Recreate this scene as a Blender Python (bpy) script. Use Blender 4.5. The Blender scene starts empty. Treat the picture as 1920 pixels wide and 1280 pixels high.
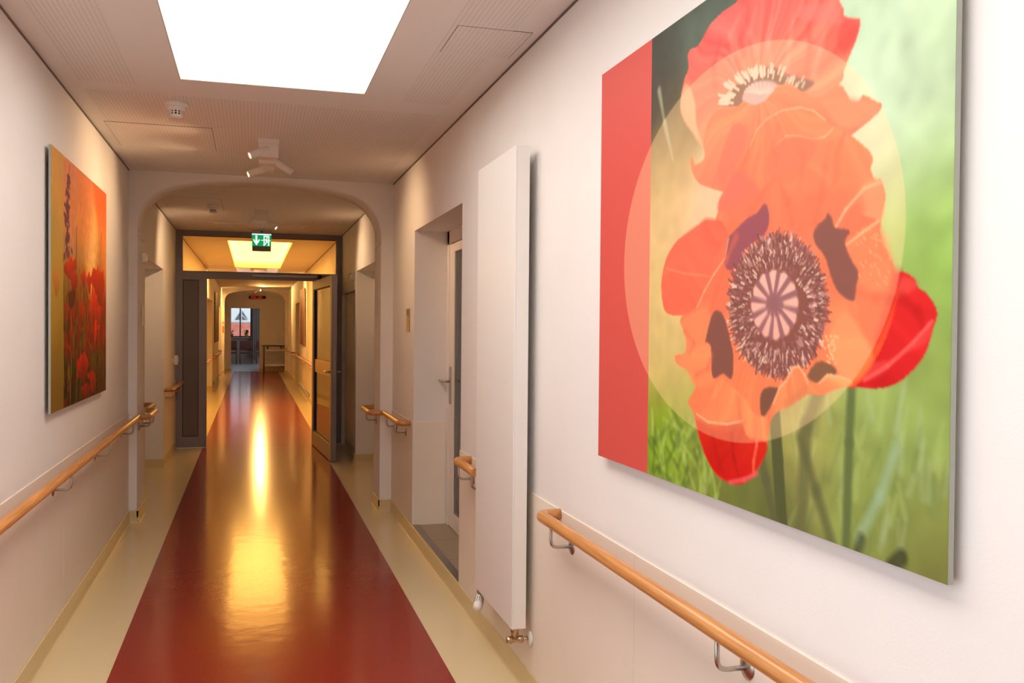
import bpy, bmesh, math, random
import numpy as np
from mathutils import Vector, Matrix
random.seed(7)
S = bpy.context.scene
C = S.collection
PI = math.pi

# ---------------------------------------------------------------- camera
YAW, PIT, ROL, EYE = .28264, -.01421, .00888, 1.6
cam = bpy.data.cameras.new('camera'); cam.sensor_width = 36; cam.lens = 1678.0/1920*36
cam.clip_start = .02; cam.clip_end = 300
camo = bpy.data.objects.new('camera', cam); C.objects.link(camo); S.camera = camo
fw = Vector((math.sin(YAW)*math.cos(PIT), math.cos(YAW)*math.cos(PIT), math.sin(PIT)))
rt = Vector((math.cos(YAW), -math.sin(YAW), 0)); dn = fw.cross(rt)
r2 = rt*math.cos(ROL)-dn*math.sin(ROL); d2 = rt*math.sin(ROL)+dn*math.cos(ROL)
m = Matrix((r2, -d2, -fw)).transposed().to_4x4(); m.translation = (0, 0, EYE)
camo.matrix_world = m

# ---------------------------------------------------------------- world, exposure
W = bpy.data.worlds.new('sky'); S.world = W; W.use_nodes = True
W.node_tree.nodes['Background'].inputs[0].default_value = (.84, .92, 1, 1)
W.node_tree.nodes['Background'].inputs[1].default_value = 2.2
S.view_settings.view_transform = 'Standard'; S.view_settings.look = 'None'
S.view_settings.gamma = 1; S.view_settings.use_curve_mapping = False
S.view_settings.exposure = -0.08
NEAR_PANEL, FAR_PANEL = 4.7, 7.5          # radiance of the luminous ceilings
def portal(name, loc, rot, sx, sy):
    l = bpy.data.lights.new(name, 'AREA'); l.shape = 'RECTANGLE'; l.size = sx; l.size_y = sy
    l.cycles.is_portal = True
    o = bpy.data.objects.new(name, l); C.objects.link(o); o.location = loc; o.rotation_euler = rot
portal('added_window_portal', (-1.2, .4, 1.5), (0, -PI/2, 0), 2.4, 4.4)  # daylight through the added window beside the camera
portal('far_window_portal', (-.5, 41.7, 1.9), (-PI/2, 0, 0), 1.0, 1.6)
portal('added_side_portal', (2.06, 37.7, 1.75), (0, PI/2, 0), 1.7, 5.4)  # daylight through the added side opening of the waiting room

# ---------------------------------------------------------------- materials
def s2l(c): return tuple(((v/255)/12.92 if v/255 <= .04045 else ((v/255+.055)/1.055)**2.4) for v in c)
def mat(name, rgb, rough=.5, metal=0, spec=.5, var=0, vscale=6, bump=0, bscale=40, emit=None, estr=0, coat=0):
    M = bpy.data.materials.new(name); M.use_nodes = True
    nt = M.node_tree; b = nt.nodes['Principled BSDF']; L = nt.links
    col = s2l(rgb)
    b.inputs['Base Color'].default_value = (*col, 1); b.inputs['Roughness'].default_value = rough
    b.inputs['Metallic'].default_value = metal; b.inputs['Specular IOR Level'].default_value = spec
    if coat: b.inputs['Coat Weight'].default_value = coat; b.inputs['Coat Roughness'].default_value = .08
    tc = nt.nodes.new('ShaderNodeTexCoord')
    if var:
        n = nt.nodes.new('ShaderNodeTexNoise'); n.inputs['Scale'].default_value = vscale; n.inputs['Detail'].default_value = 4
        L.new(tc.outputs['Object'], n.inputs['Vector'])
        r = nt.nodes.new('ShaderNodeValToRGB')
        r.color_ramp.elements[0].position = .3; r.color_ramp.elements[1].position = .7
        r.color_ramp.elements[0].color = (*[max(0, v*(1-var)) for v in col], 1)
        r.color_ramp.elements[1].color = (*[min(1, v*(1+var)) for v in col], 1)
        L.new(n.outputs['Fac'], r.inputs['Fac']); L.new(r.outputs['Color'], b.inputs['Base Color'])
    if bump:
        n2 = nt.nodes.new('ShaderNodeTexNoise'); n2.inputs['Scale'].default_value = bscale
        L.new(tc.outputs['Object'], n2.inputs['Vector'])
        bp = nt.nodes.new('ShaderNodeBump'); bp.inputs['Strength'].default_value = bump; bp.inputs['Distance'].default_value = .01
        L.new(n2.outputs['Fac'], bp.inputs['Height']); L.new(bp.outputs['Normal'], b.inputs['Normal'])
    if emit:
        b.inputs['Emission Color'].default_value = (*s2l(emit), 1); b.inputs['Emission Strength'].default_value = estr
    return M
def glass(name, tint=(1, 1, 1), refl=.5):
    M = bpy.data.materials.new(name); M.use_nodes = True; nt = M.node_tree; nt.nodes.clear()
    o = nt.nodes.new('ShaderNodeOutputMaterial'); mx = nt.nodes.new('ShaderNodeMixShader')
    t = nt.nodes.new('ShaderNodeBsdfTransparent'); g = nt.nodes.new('ShaderNodeBsdfGlossy')
    t.inputs[0].default_value = (*tint, 1); g.inputs['Roughness'].default_value = .02
    f = nt.nodes.new('ShaderNodeFresnel'); f.inputs['IOR'].default_value = 1.5
    nt.links.new(f.outputs[0], mx.inputs[0]); nt.links.new(t.outputs[0], mx.inputs[1]); nt.links.new(g.outputs[0], mx.inputs[2])
    nt.links.new(mx.outputs[0], o.inputs[0]); return M
def wood(name, rgb, axis):
    M = mat(name, rgb, .32, coat=.3); nt = M.node_tree; b = nt.nodes['Principled BSDF']
    tc = nt.nodes.new('ShaderNodeTexCoord'); mp = nt.nodes.new('ShaderNodeMapping')
    sc = [60, 60, 60]; sc[axis] = 2.5; mp.inputs['Scale'].default_value = sc
    n = nt.nodes.new('ShaderNodeTexNoise'); n.inputs['Scale'].default_value = 1.5; n.inputs['Detail'].default_value = 6
    r = nt.nodes.new('ShaderNodeValToRGB'); c = s2l(rgb)
    r.color_ramp.elements[0].position = .35; r.color_ramp.elements[1].position = .65
    r.color_ramp.elements[0].color = (*[v*.78 for v in c], 1); r.color_ramp.elements[1].color = (*[min(1, v*1.12) for v in c], 1)
    nt.links.new(tc.outputs['Object'], mp.inputs[0]); nt.links.new(mp.outputs[0], n.inputs['Vector'])
    nt.links.new(n.outputs['Fac'], r.inputs['Fac']); nt.links.new(r.outputs[0], b.inputs['Base Color']); return M
def perforated(name, rgb, pitch=.02, rad=.22):
    M = mat(name, rgb, .8); nt = M.node_tree; b = nt.nodes['Principled BSDF']; L = nt.links
    tc = nt.nodes.new('ShaderNodeTexCoord')
    def vm(op, a, v=None):
        n = nt.nodes.new('ShaderNodeVectorMath'); n.operation = op; L.new(a, n.inputs[0])
        if v is not None: n.inputs[1].default_value = v
        return n
    a = vm('MULTIPLY', tc.outputs['Object'], (1/pitch, 1/pitch, 0)); fr = vm('FRACTION', a.outputs[0])
    sb = vm('SUBTRACT', fr.outputs[0], (.5, .5, 0)); ln = vm('LENGTH', sb.outputs[0])
    lt = nt.nodes.new('ShaderNodeMath'); lt.operation = 'LESS_THAN'; lt.inputs[1].default_value = rad
    L.new(ln.outputs['Value'], lt.inputs[0])
    mx = nt.nodes.new('ShaderNodeMix'); mx.data_type = 'RGBA'
    c = s2l(rgb); mx.inputs[6].default_value = (*c, 1); mx.inputs[7].default_value = (*[v*.74 for v in c], 1)
    L.new(lt.outputs[0], mx.inputs[0]); L.new(mx.outputs[2], b.inputs['Base Color'])
    return M
def vcol(name, rough=.35):
    M = mat(name, (255, 255, 255), rough, spec=.15); nt = M.node_tree
    a = nt.nodes.new('ShaderNodeVertexColor'); a.layer_name = 'print'
    nt.links.new(a.outputs[0], nt.nodes['Principled BSDF'].inputs['Base Color']); return M
def linoleum(name, rgb, var):
    M = mat(name, rgb, .17, var=var, vscale=260, spec=.35, coat=.12); nt = M.node_tree; b = nt.nodes['Principled BSDF']
    b.inputs['Coat Roughness'].default_value = .06
    tc = nt.nodes.new('ShaderNodeTexCoord'); n = nt.nodes.new('ShaderNodeTexNoise'); n.inputs['Scale'].default_value = 7; n.inputs['Detail'].default_value = 3
    bp = nt.nodes.new('ShaderNodeBump'); bp.inputs['Strength'].default_value = .05; bp.inputs['Distance'].default_value = .02
    nt.links.new(tc.outputs['Object'], n.inputs['Vector']); nt.links.new(n.outputs['Fac'], bp.inputs['Height'])
    nt.links.new(bp.outputs[0], b.inputs['Normal']); nt.links.new(bp.outputs[0], b.inputs['Coat Normal']); return M
MT = dict(
    wall=mat('wall_paint', (235, 230, 226), .75, var=.015, vscale=3, bump=.04, bscale=180),
    panel=mat('wainscot_laminate', (239, 227, 211), .55, var=.012, vscale=4),
    ceil=mat('ceiling_paint', (238, 234, 231), .85),
    perf=perforated('perforated_plasterboard', (237, 232, 228)),
    gap=mat('shadow_gap', (120, 106, 96), .8),
    cream=linoleum('cream_linoleum', (226, 208, 166), .03),
    red=linoleum('red_linoleum', (146, 42, 32), .16),
    cove=mat('cream_skirting', (214, 193, 146), .35),
    beechY=wood('beech_wood', (205, 140, 78), 1),
    steel=mat('brushed_steel', (190, 184, 178), .28, 1),
    brass=mat('nickel_fitting', (196, 170, 140), .3, 1),
    grey=mat('grey_door_coating', (138, 132, 138), .4, .2),
    greyd=mat('dark_grey_infill', (112, 104, 104), .45, .1),
    black=mat('black_gasket', (22, 20, 20), .6),
    white=mat('white_enamel', (240, 237, 233), .35),
    whitep=mat('white_plastic', (236, 232, 226), .45),
    glass=glass('clear_glass'), amber=glass('transom_glass', (.97, .93, .84)),
    tile=mat('stone_tile', (168, 150, 126), .5, var=.06, vscale=30),
    alu=mat('anodised_aluminium', (150, 146, 142), .35, .9),
    white_wood=mat('white_door_lacquer', (238, 232, 226), .4),
    curtain=mat('sage_curtain', (178, 172, 146), .8),
    sensor=mat('bronze_plate', (176, 150, 112), .35, .6),
    chair=mat('dark_red_wood', (92, 48, 38), .45, var=.1), brownup=mat('brown_upholstery', (110, 64, 50), .8, var=.1),
    leaf=mat('plant_leaf', (70, 110, 48), .5, var=.25, vscale=20), pot=mat('glazed_pot', (196, 160, 60), .4), potd=mat('dark_pot', (60, 44, 36), .5),
    orange=mat('orange_sign', (222, 110, 40), .5), canvasb=mat('brown_canvas', (112, 62, 44), .6, var=.15, vscale=12),
    rooft=mat('clay_roof_tile', (176, 98, 78), .8, var=.2, vscale=3), housew=mat('white_render', (196, 202, 206), .8), slate=mat('dark_house_glass', (84, 92, 96), .2),
    greyfloor=mat('pale_grey_floor', (176, 178, 182), .25), drape=mat('grey_drape', (150, 140, 138), .85), room=mat('room_paint', (176, 160, 150), .8),
    fascia=mat('fascia_board', (206, 200, 192), .7), rub=mat('black_rubber', (30, 28, 28), .7), edge=mat('poster_edge', (168, 172, 160), .4),
)

# ---------------------------------------------------------------- mesh helpers
def fabric(name, rgb):
    M = bpy.data.materials.new(name); M.use_nodes = True; nt = M.node_tree; nt.nodes.clear(); c = (*s2l(rgb), 1)
    o = nt.nodes.new('ShaderNodeOutputMaterial'); mx = nt.nodes.new('ShaderNodeMixShader'); mx.inputs[0].default_value = .5
    a = nt.nodes.new('ShaderNodeBsdfDiffuse'); b = nt.nodes.new('ShaderNodeBsdfTranslucent'); a.inputs[0].default_value = c; b.inputs[0].default_value = c
    nt.links.new(a.outputs[0], mx.inputs[1]); nt.links.new(b.outputs[0], mx.inputs[2]); nt.links.new(mx.outputs[0], o.inputs[0]); return M
MT['curtain'] = fabric('sage_sheer', (176, 170, 142))
class MB:
    def __init__(s): s.b = bmesh.new(); s.sm = []
    def box(s, x0, x1, y0, y1, z0, z1, bev=0):
        x0, x1 = sorted((x0, x1)); y0, y1 = sorted((y0, y1)); z0, z1 = sorted((z0, z1))
        r = bmesh.ops.create_cube(s.b, size=1, matrix=Matrix.Translation(((x0+x1)/2, (y0+y1)/2, (z0+z1)/2)) @ Matrix.Diagonal((x1-x0, y1-y0, z1-z0, 1)))
        if bev:
            es = list({e for v in r['verts'] for e in v.link_edges})
            bmesh.ops.bevel(s.b, geom=es, offset=bev, segments=2, affect='EDGES', profile=.5)
        return s
    def obox(s, c, sz, mtx, bev=0):
        r = bmesh.ops.create_cube(s.b, size=1, matrix=Matrix.Translation(c) @ mtx.to_4x4() @ Matrix.Diagonal((*sz, 1)))
        if bev: bmesh.ops.bevel(s.b, geom=list({e for v in r['verts'] for e in v.link_edges}), offset=bev, segments=2, affect='EDGES', profile=.5)
        return s
    def tube(s, pts, r, n=12, corner=0, caps=True):
        P = [Vector(p) for p in pts]
        if corner:
            Q = [P[0]]
            for i in range(1, len(P)-1):
                a, b, c = P[i-1], P[i], P[i+1]
                d1 = (a-b); d2 = (c-b); k = min(corner, d1.length*.49, d2.length*.49)
                p1 = b+d1.normalized()*k; p2 = b+d2.normalized()*k
                for t in (0, .17, .34, .5, .66, .83, 1): Q.append((1-t)**2*p1+2*t*(1-t)*b+t*t*p2)
            Q.append(P[-1]); P = Q
        rad = r if isinstance(r, (list, tuple)) else [r]*len(P)
        rings = []; up = None
        for i, p in enumerate(P):
            t = (P[min(i+1, len(P)-1)]-P[max(i-1, 0)]).normalized()
            if up is None: up = Vector((0, 0, 1)) if abs(t.z) < .9 else Vector((1, 0, 0))
            a = t.cross(up).normalized(); up = a.cross(t).normalized()
            rings.append([s.b.verts.new(p+(a*math.cos(2*PI*k/n)+up*math.sin(2*PI*k/n))*rad[i]) for k in range(n)])
        for i in range(len(rings)-1):
            for k in range(n):
                f = s.b.faces.new((rings[i][k], rings[i][(k+1) % n], rings[i+1][(k+1) % n], rings[i+1][k])); f.smooth = True
        if caps: s.b.faces.new(rings[0][::-1]); s.b.faces.new(rings[-1])
        return s
    def lathe(s, prof, c, mtx=Matrix.Identity(3), n=24):
        rings = []
        for (r, h) in prof: rings.append([s.b.verts.new(Vector(c)+mtx @ Vector((r*math.cos(2*PI*k/n), r*math.sin(2*PI*k/n), h))) for k in range(n)])
        for i in range(len(rings)-1):
            for k in range(n):
                f = s.b.faces.new((rings[i][k], rings[i][(k+1) % n], rings[i+1][(k+1) % n], rings[i+1][k])); f.smooth = True
        s.b.faces.new(rings[0][::-1]); s.b.faces.new(rings[-1]); return s
    def poly(s, pts): s.b.faces.new([s.b.verts.new(p) for p in pts]); return s
    def prism(s, pts, d):
        a = [s.b.verts.new(p) for p in pts]; b = [s.b.verts.new(Vector(p)+Vector(d)) for p in pts]; n = len(pts)
        s.b.faces.new(a[::-1]); s.b.faces.new(b)
        for i in range(n): s.b.faces.new((a[i], a[(i+1) % n], b[(i+1) % n], b[i]))
        return s
    def build(s, name, m, parent=None, loc=None):
        bmesh.ops.recalc_face_normals(s.b, faces=s.b.faces)
        me = bpy.data.meshes.new(name); s.b.to_mesh(me); s.b.free()
        me.materials.append(MT[m] if isinstance(m, str) else m)
        o = bpy.data.objects.new(name, me); C.objects.link(o)
        if parent is not None:
            o.parent = parent
            o.matrix_parent_inverse = Matrix.Identity(4)
        if loc: o.location = loc
        return o
def tag(o, label=None, cat=None, group=None, kind=None):
    if label: o['label'] = label
    if cat: o['category'] = cat
    if group: o['group'] = group
    if kind: o['kind'] = kind
    return o
def struct(o, label=None, cat=None): return tag(o, label, cat, None, 'structure')
class T:
    """thing: an Empty at its base; parts are given in world coordinates and shifted"""
    def __init__(s, name, loc, label, cat, group=None, kind=None):
        s.o = bpy.data.objects.new(name, None); C.objects.link(s.o); s.o.location = loc; s.l = Vector(loc)
        tag(s.o, label, cat, group, kind)
    def part(s, mb, name, m, parent=None, label=None):
        bmesh.ops.translate(mb.b, verts=mb.b.verts, vec=-s.l)
        o = mb.build(name, m, parent or s.o)
        if label: o['label'] = label
        return o
RX = lambda a: Matrix.Rotation(a, 3, 'X')
RY = lambda a: Matrix.Rotation(a, 3, 'Y')
RZ = lambda a: Matrix.Rotation(a, 3, 'Z')

# ---------------------------------------------------------------- the setting
L, R, H = -.96, 1.18, 2.852           # wall faces, ceiling
Y0, YF, YE = -3.0, 12.42, 33.16       # behind the camera, fire door, end wall
RL0, RL1 = -.62, .89                  # red strip

fl = MB().box(L-.6, R+.9, Y0, YE+.1, -.12, 0).build('floor', 'cream'); struct(fl, 'cream linoleum floor beside the red centre strip', 'floor')
for a, b in ((Y0, YF+.03), (YF+.034, YE)): MB().box(RL0, RL1, a, b, -.01, .0015).build('red_strip', 'red', fl)

# left wall
lw = MB(); X0 = L-.25
for y0, y1, z0, z1 in ((Y0, -1.8, 0, H), (-1.8, 2.6, 0, .3), (-1.8, 2.6, 2.7, H), (2.6, 8.95, 0, H), (8.95, 10.75, 2.233, H), (10.75, 20.6, 0, H),
                       (20.6, 23.6, 2.233, H), (23.6, 27.9, 0, H), (27.9, 30.4, 2.233, H), (30.4, YE+.14, 0, H)):
    lw.box(X0, L, y0, y1, z0, z1+.3 if z1 == H else z1)
for y0, y1 in ((8.8, 10.9), (20.4, 23.8), (27.7, 30.6)): lw.box(X0-.16, X0-.06, y0, y1, 0, 2.4)
lw = lw.build('wall_left', 'wall'); struct(lw, 'cream left corridor wall with door recesses', 'wall')
# right wall
rw = MB(); X1 = R+.254
for y0, y1, z0, z1 in ((Y0, 5.13, 0, H), (5.13, 6.73, 0, .085), (5.13, 6.73, 2.335, H), (6.73, 8.6, 0, H), (8.6, 10.66, 2.262, H),
                       (10.66, 10.8, 0, H), (10.8, 12.4, 2.05, H), (12.4, 24.0, 0, H), (24.0, 26.0, 2.25, H), (26.0, YE+.14, 0, H)):
    rw.box(R, X1, y0, y1, z0, z1+.3 if z1 == H else z1)
rw.box(R+.06, X1, 10.8, 12.4, 0, 2.05)
for y0, y1 in ((8.4, 10.8), (23.9, 26.1)): rw.box(X1+.06, X1+.16, y0, y1, 0, 2.4)
rw = rw.build('wall_right', 'wall'); struct(rw, 'cream right corridor wall with door niches', 'wall')
struct(MB().box(X0, X1, Y0-.15, Y0, 0, H+.3).build('wall_back', 'wall'), 'plain wall closing the corridor behind', 'wall')

# wainscot sheets on both walls
def wains(parent, x, s, runs):
    for a, b in runs:
        n = max(1, round((b-a)/2.4)); d = (b-a)/n
        for i in range(n):
            MB().box(x, x+s*.006, a+i*d+.0012, a+(i+1)*d-.0012, .09, .885, bev=.0015).build('wainscot_panel', 'panel', parent)
wains(lw, L, 1, ((2.6, 7.8), (8.2, 8.95), (10.75, 12.42), (12.5, 20.6), (23.6, 27.9)))
wains(rw, R, -1, ((Y0, 2.62), (2.62, 5.13), (6.73, 7.8), (12.5, 24.0), (26.0, 31.3)))

# coved skirtings
def cove(mb, p0, p1, n):
    p0 = Vector((*p0, 0)); p1 = Vector((*p1, 0)); n = Vector((*n, 0))
    prof = [(0, 0), (.024, 0), (.018, .004), (.014, .014), (.012, .045), (.012, .098), (.009, .1), (0, .1)]
    mb.prism([p0+n*a+Vector((0, 0, h)) for a, h in prof], p1-p0)
bl = MB(); br = MB()
for a, b in ((Y0, 7.8), (8.2, 8.95), (10.75, 12.42), (12.5, 20.6), (23.6, 27.9), (30.4, 31.3), (31.7, YE)): cove(bl, (L, a), (L, b), (1, 0))
for a, b in ((Y0, 7.8), (8.2, 8.6), (12.5, 24.0), (26.0, 31.3), (31.7, YE)): cove(br, (R, a), (R, b), (-1, 0))
cove(br, (R+.06, 10.8), (R+.06, 12.42), (-1, 0)); cove(br, (R, 10.66), (R, 10.8), (-1, 0))
cove(bl, (L-.25, 10.75), (L, 10.75), (0, -1)); cove(br, (R+.25, 10.66), (R, 10.66), (0, -1)); cove(br, (R+.25, 26.0), (R, 26.0), (0, -1)); cove(bl, (L-.25, 23.6), (L, 23.6), (0, -1))
PL, PR = -.893, 1.073                 # arch reveals
for ya in (7.8, 31.3):
    cove(bl, (L, ya), (PL+.012, ya), (0, -1)); cove(br, (PR-.012, ya), (R, ya), (0, -1))
    cove(bl, (PL, ya-.012), (PL, ya+.4), (1, 0)); cove(br, (PR, ya-.012), (PR, ya+.4), (-1, 0))
cove(br, (.25, YE), (R, YE), (0, -1)); cove(bl, (L, YE), (-.72, YE), (0, -1))
struct(bl.build('baseboard_left', 'cove'), 'coved cream skirting along the left wall', 'skirting')
struct(br.build('baseboard_right', 'cove'), 'coved cream skirting along the right wall', 'skirting')

# ceiling slabs around the two light openings
OX0, OX1 = -.36, .578
OP = ((-1.3, 4.86), (13.75, 19.95))
ce = MB()
def cslab(x0, x1, y0, y1): ce.box(x0, x1, y0, y1, H, H+.07)
ys = [Y0]+[v for o in OP for v in o]+[YE+.1]
for i in range(0, len(ys), 2): cslab(L, R, ys[i], ys[i+1])
for a, b in OP: cslab(L, OX0, a, b); cslab(OX1, R, a, b)
ce = ce.build('ceiling', 'ceil'); struct(ce, 'white plasterboard ceiling with perforated fields', 'ceiling')
def perf(x0, x1, y0, y1): MB().box(x0, x1, y0, y1, H-.0012, H+.002).build('perforated_panel', 'perf', ce)
perf(-.86, -.58, -1.0, 5.03); perf(.79, 1.05, -1.0, 4.95)
perf(-.86, 1.06, 5.2, 5.98); perf(-.24, 1.06, 5.984, 6.76); perf(-.86, 1.06, 6.764, 7.6)
perf(-.86, 1.06, 8.4, 11.25)
for x0, x1, y0, y1 in ((-.88, -.25, 5.99, 6.755), (.81, 1.135, 3.63, 4.01), (-.86, -.3, 9.3, 10.3)):   # inspection hatches: thin dark joint, board inside it
    j = MB().box(x0, x1, y0, y1, H-.0016, H+.001).build('hatch_joint', 'gap', ce)
    MB().box(x0+.003, x1-.003, y0+.003, y1-.003, H-.003, H+.001).build('inspection_hatch', 'perf', ce)
tn = 0
for a, b in ((Y0, 7.8), (8.2, 12.42), (12.5, 31.3)):
    for x, s in ((L, 1), (R, -1)):
        tn += 1
        struct(MB().box(x, x+s*.006, a, b, H-.008, H).build('trim_%d' % tn, 'gap'), 'dark shadow gap where wall meets ceiling', 'trim')

# arches
def crom(P, n=5):
    out = []
    for i in range(len(P)-1):
        a, b, c, d = P[max(i-1, 0)], P[i], P[i+1], P[min(i+2, len(P)-1)]
        for k in range(n):
            t = k/n
            out.append(tuple(.5*(2*b[j]+(c[j]-a[j])*t+(2*a[j]-5*b[j]+4*c[j]-d[j])*t*t+(3*b[j]-a[j]-3*c[j]+d[j])*t**3) for j in (0, 1)))
    out.append(P[-1]); return out
AP = [(PL, 2.30), (PL, 2.41), (-.880, 2.515), (-.836, 2.605), (-.763, 2.674), (-.666, 2.722), (-.494, 2.770), (-.26, 2.803), (.05, 2.824), (.282, 2.820), (.53, 2.797),
      (.719, 2.766), (.859, 2.724), (.963, 2.652), (1.028, 2.567), (1.064, 2.478), (PR, 2.40), (PR, 2.30)]
def arch(name, ya, label):
    c = crom(AP); b = bmesh.new(); yb = ya+.4
    ring = [(PL, 0)]+c+[(PR, 0)]; top = [(L, 0)]+[(L if i == 0 else x if 0 < i < len(c)-1 else R, H) for i, (x, z) in enumerate(c)]+[(R, 0)]
    def V(p, y): return b.verts.new((p[0], y, p[1]))
    for y in (ya, yb):
        lo = [V(p, y) for p in ring]; hi = [V(p, y) for p in top]
        for i in range(len(lo)-1): b.faces.new((lo[i], lo[i+1], hi[i+1], hi[i]))
        if y == ya: la = lo
        else:
            for i in range(len(lo)-1):
                f = b.faces.new((la[i], lo[i], lo[i+1], la[i+1])); f.smooth = 0 < i < len(lo)-2
    bmesh.ops.remove_doubles(b, verts=b.verts, dist=1e-5)
    q = MB(); q.b.free(); q.b = b
    return struct(q.build(name, 'wall'), label, 'arch wall')
arch('wall_arch', 7.8, 'flat basket arch spanning the corridor before the fire door')
arch('wall_arch_far', 31.3, 'second flat arch at the far end of the corridor')

# end wall with the opening to the waiting room
ew = MB()
for x0, x1, z0, z1 in ((L, -.72, 0, H), (.25, R, 0, H), (-.72, .25, 2.245, H)): ew.box(x0, x1, YE, YE+.14, z0, z1)
struct(ew.build('wall_end', 'wall'), 'end wall of the corridor around the waiting room opening', 'wall')
# waiting room shell
RX0, RX1, YR = -2.4, 2.0, 41.5
rm = MB()
rm.box(RX0-.1, RX0, YE+.1, YR, 0, 3)
for y0, y1, z0, z1 in ((YE+.1, 35, 0, 3), (35, 40.4, 0, .9), (35, 40.4, 2.6, 3), (40.4, YR, 0, 3)): rm.box(RX1, RX1+.1, y0, y1, z0, z1)  # right wall with an unseen opening, added to brighten the room
rm.box(RX0, X0, YE+.14, YE+.2, 0, 3).box(X1, RX1, YE+.14, YE+.2, 0, 3)
WX0, WX1, WZ0, WZ1 = -1.0, -.03, 1.12, 2.7
for x0, x1, z0, z1 in ((RX0, WX0, 0, 3), (WX1, RX1, 0, 3), (WX0, WX1, 0, WZ0), (WX0, WX1, WZ1, 3)): rm.box(x0, x1, YR, YR+.25, z0, z1)
rm.box(RX0, RX1, YE+.14, YR+.2, 2.95, 3.05)
struct(rm.build('wall_room', 'room'), 'waiting room walls beyond the corridor end', 'wall')
struct(MB().box(RX0, RX1, YE+.1, YR, -.1, .001).build('floor_room', 'greyfloor'), 'pale grey floor of the waiting room', 'floor')

# ---------------------------------------------------------------- luminous ceiling recesses
def ceil_light(ya, yb, rgb, strength, label, fasc):
    t = T('ceiling_light', ((OX0+OX1)/2, (ya+yb)/2, H), label, 'ceiling light')
    f = MB(); w = .005; z0, z1 = H+.0005, H+.085
    f.box(OX0, OX0+w, ya, yb, z0, z1).box(OX1-w, OX1, ya, yb, z0, z1).box(OX0+w, OX1-w, ya, ya+w, z0, z1).box(OX0+w, OX1-w, yb-w, yb, z0, z1)
    t.part(f, 'fascia', 'fascia')
    h = MB(); g = .10; z2 = H+.27
    h.box(OX0-g, OX0-g+.02, ya-g, yb+g, H+.075, z2).box(OX1+g-.02, OX1+g, ya-g, yb+g, H+.075, z2)
    h.box(OX0-g, OX1+g, ya-g, ya-g+.02, H+.075, z2).box(OX0-g, OX1+g, yb+g-.02, yb+g, H+.075, z2).box(OX0-g, OX1+g, ya-g, yb+g, z2, z2+.02)
    t.part(h, 'housing', 'white')
    em = mat('luminous_panel_'+fasc, (250, 246, 240), .6, emit=rgb, estr=strength)
    t.part(MB().box(OX0-g+.03, OX1+g-.03, ya-g+.03, yb+g-.03, H+.16, H+.175), 'diffuser', em)
    return t
ceil_light(*OP[0], (255, 249, 242), NEAR_PANEL, 'large bright white recessed light panel in the near ceiling', 'near')
ceil_light(*OP[1], (255, 192, 92), FAR_PANEL, 'warm yellow recessed light panel beyond the fire door', 'far')

# ---------------------------------------------------------------- fire door
FD = T('door_1', (.11, YF, 0), 'dark grey metal fire door set with glazed transom, one leaf standing open', 'fire door', kind='structure')
d0, d1 = YF, YF+.075
f = MB()
f.box(L, -.873, d0, d1, 0, H).box(1.093, R, d0, d1, 0, H).box(-.873, 1.093, d0, d1, 2.785, H).box(-.873, 1.093, d0, d1, 2.222, 2.315)
f.box(-.675, -.573, d0, d1, 0, 2.222).box(.785, .885, d0, d1, 0, 2.222).box(-.873, -.675, d0, d1, 0, .15).box(.885, 1.093, d0, d1, 0, .15).box(-.873, -.675, d0, d1, 2.205, 2.222).box(.885, 1.093, d0, d1, 2.205, 2.222)
FD.part(f, 'frame', 'grey')
for x0, x1 in ((-.873, -.675), (.885, 1.093)):
    g = MB(); g.box(x0, x1, d0+.022, d0+.05, .15, 2.205); gs = FD.part(g, 'gasket', 'black')
    FD.part(MB().box(x0+.008, x1-.008, d0+.012, d0+.06, .158, 2.197), 'side_panel', 'greyd')
FD.part(MB().box(-.873, 1.093, d0+.025, d0+.05, 2.315, 2.322).box(-.873, 1.093, d0+.025, d0+.05, 2.778, 2.785), 'glazing_bead', 'black')
FD.part(MB().box(-.873, 1.093, d0+.034, d0+.042, 2.315, 2.785), 'transom_pane', 'amber')
FD.part(MB().box(.0, .85, d0-.045, d0, 2.258, 2.295, bev=.006), 'door_closer', 'alu')
FD.part(MB().box(.845, .9, d0-.05, d0, 2.25, 2.3, bev=.004), 'closer_cap', 'black')
FD.part(MB().tube([(.86, d0-.06, 2.262), (.80, 11.9, 2.262)], .011, 8), 'closer_arm', 'alu')
FD.part(MB().box(L, -.573, d0-.004, d0, 0, .008).box(.785, R, d0-.004, d0, 0, .008), 'sealant_line', 'whitep')
# the leaf: local u along the leaf from the hinge, w its thickness
hp = Vector((.815, 12.40, 0)); ep = Vector((.93, 10.74, 0)); uu = (ep-hp).normalized(); ll = (ep-hp).length
ww = Vector((0, 0, 1)).cross(uu)
LM = Matrix((uu, ww, Vector((0, 0, 1)))).transposed()
def lb(mb, u0, u1, w0, w1, z0, z1, bev=0):
    return mb.obox(hp+uu*((u0+u1)/2)+ww*((w0+w1)/2)+Vector((0, 0, (z0+z1)/2)), (u1-u0, w1-w0, z1-z0), LM, bev)
q = MB(); lb(q, 0, .09, -.032, .032, .012, 2.215); lb(q, ll-.11, ll, -.032, .032, .012, 2.215); lb(q, .09, ll-.11, -.032, .032, .012, .2); lb(q, .09, ll-.11, -.032, .032, 2.1, 2.215)
leaf = FD.part(q, 'door_leaf', 'grey')
q = MB(); lb(q, .09, ll-.11, -.014, .014, .2, .212); lb(q, .09, ll-.11, -.014, .014, 2.088, 2.1); lb(q, .09, .1, -.014, .014, .2, 2.1); lb(q, ll-.12, ll-.11, -.014, .014, .2, 2.1)
FD.part(q, 'glazing_bead', 'black', leaf)
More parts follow.
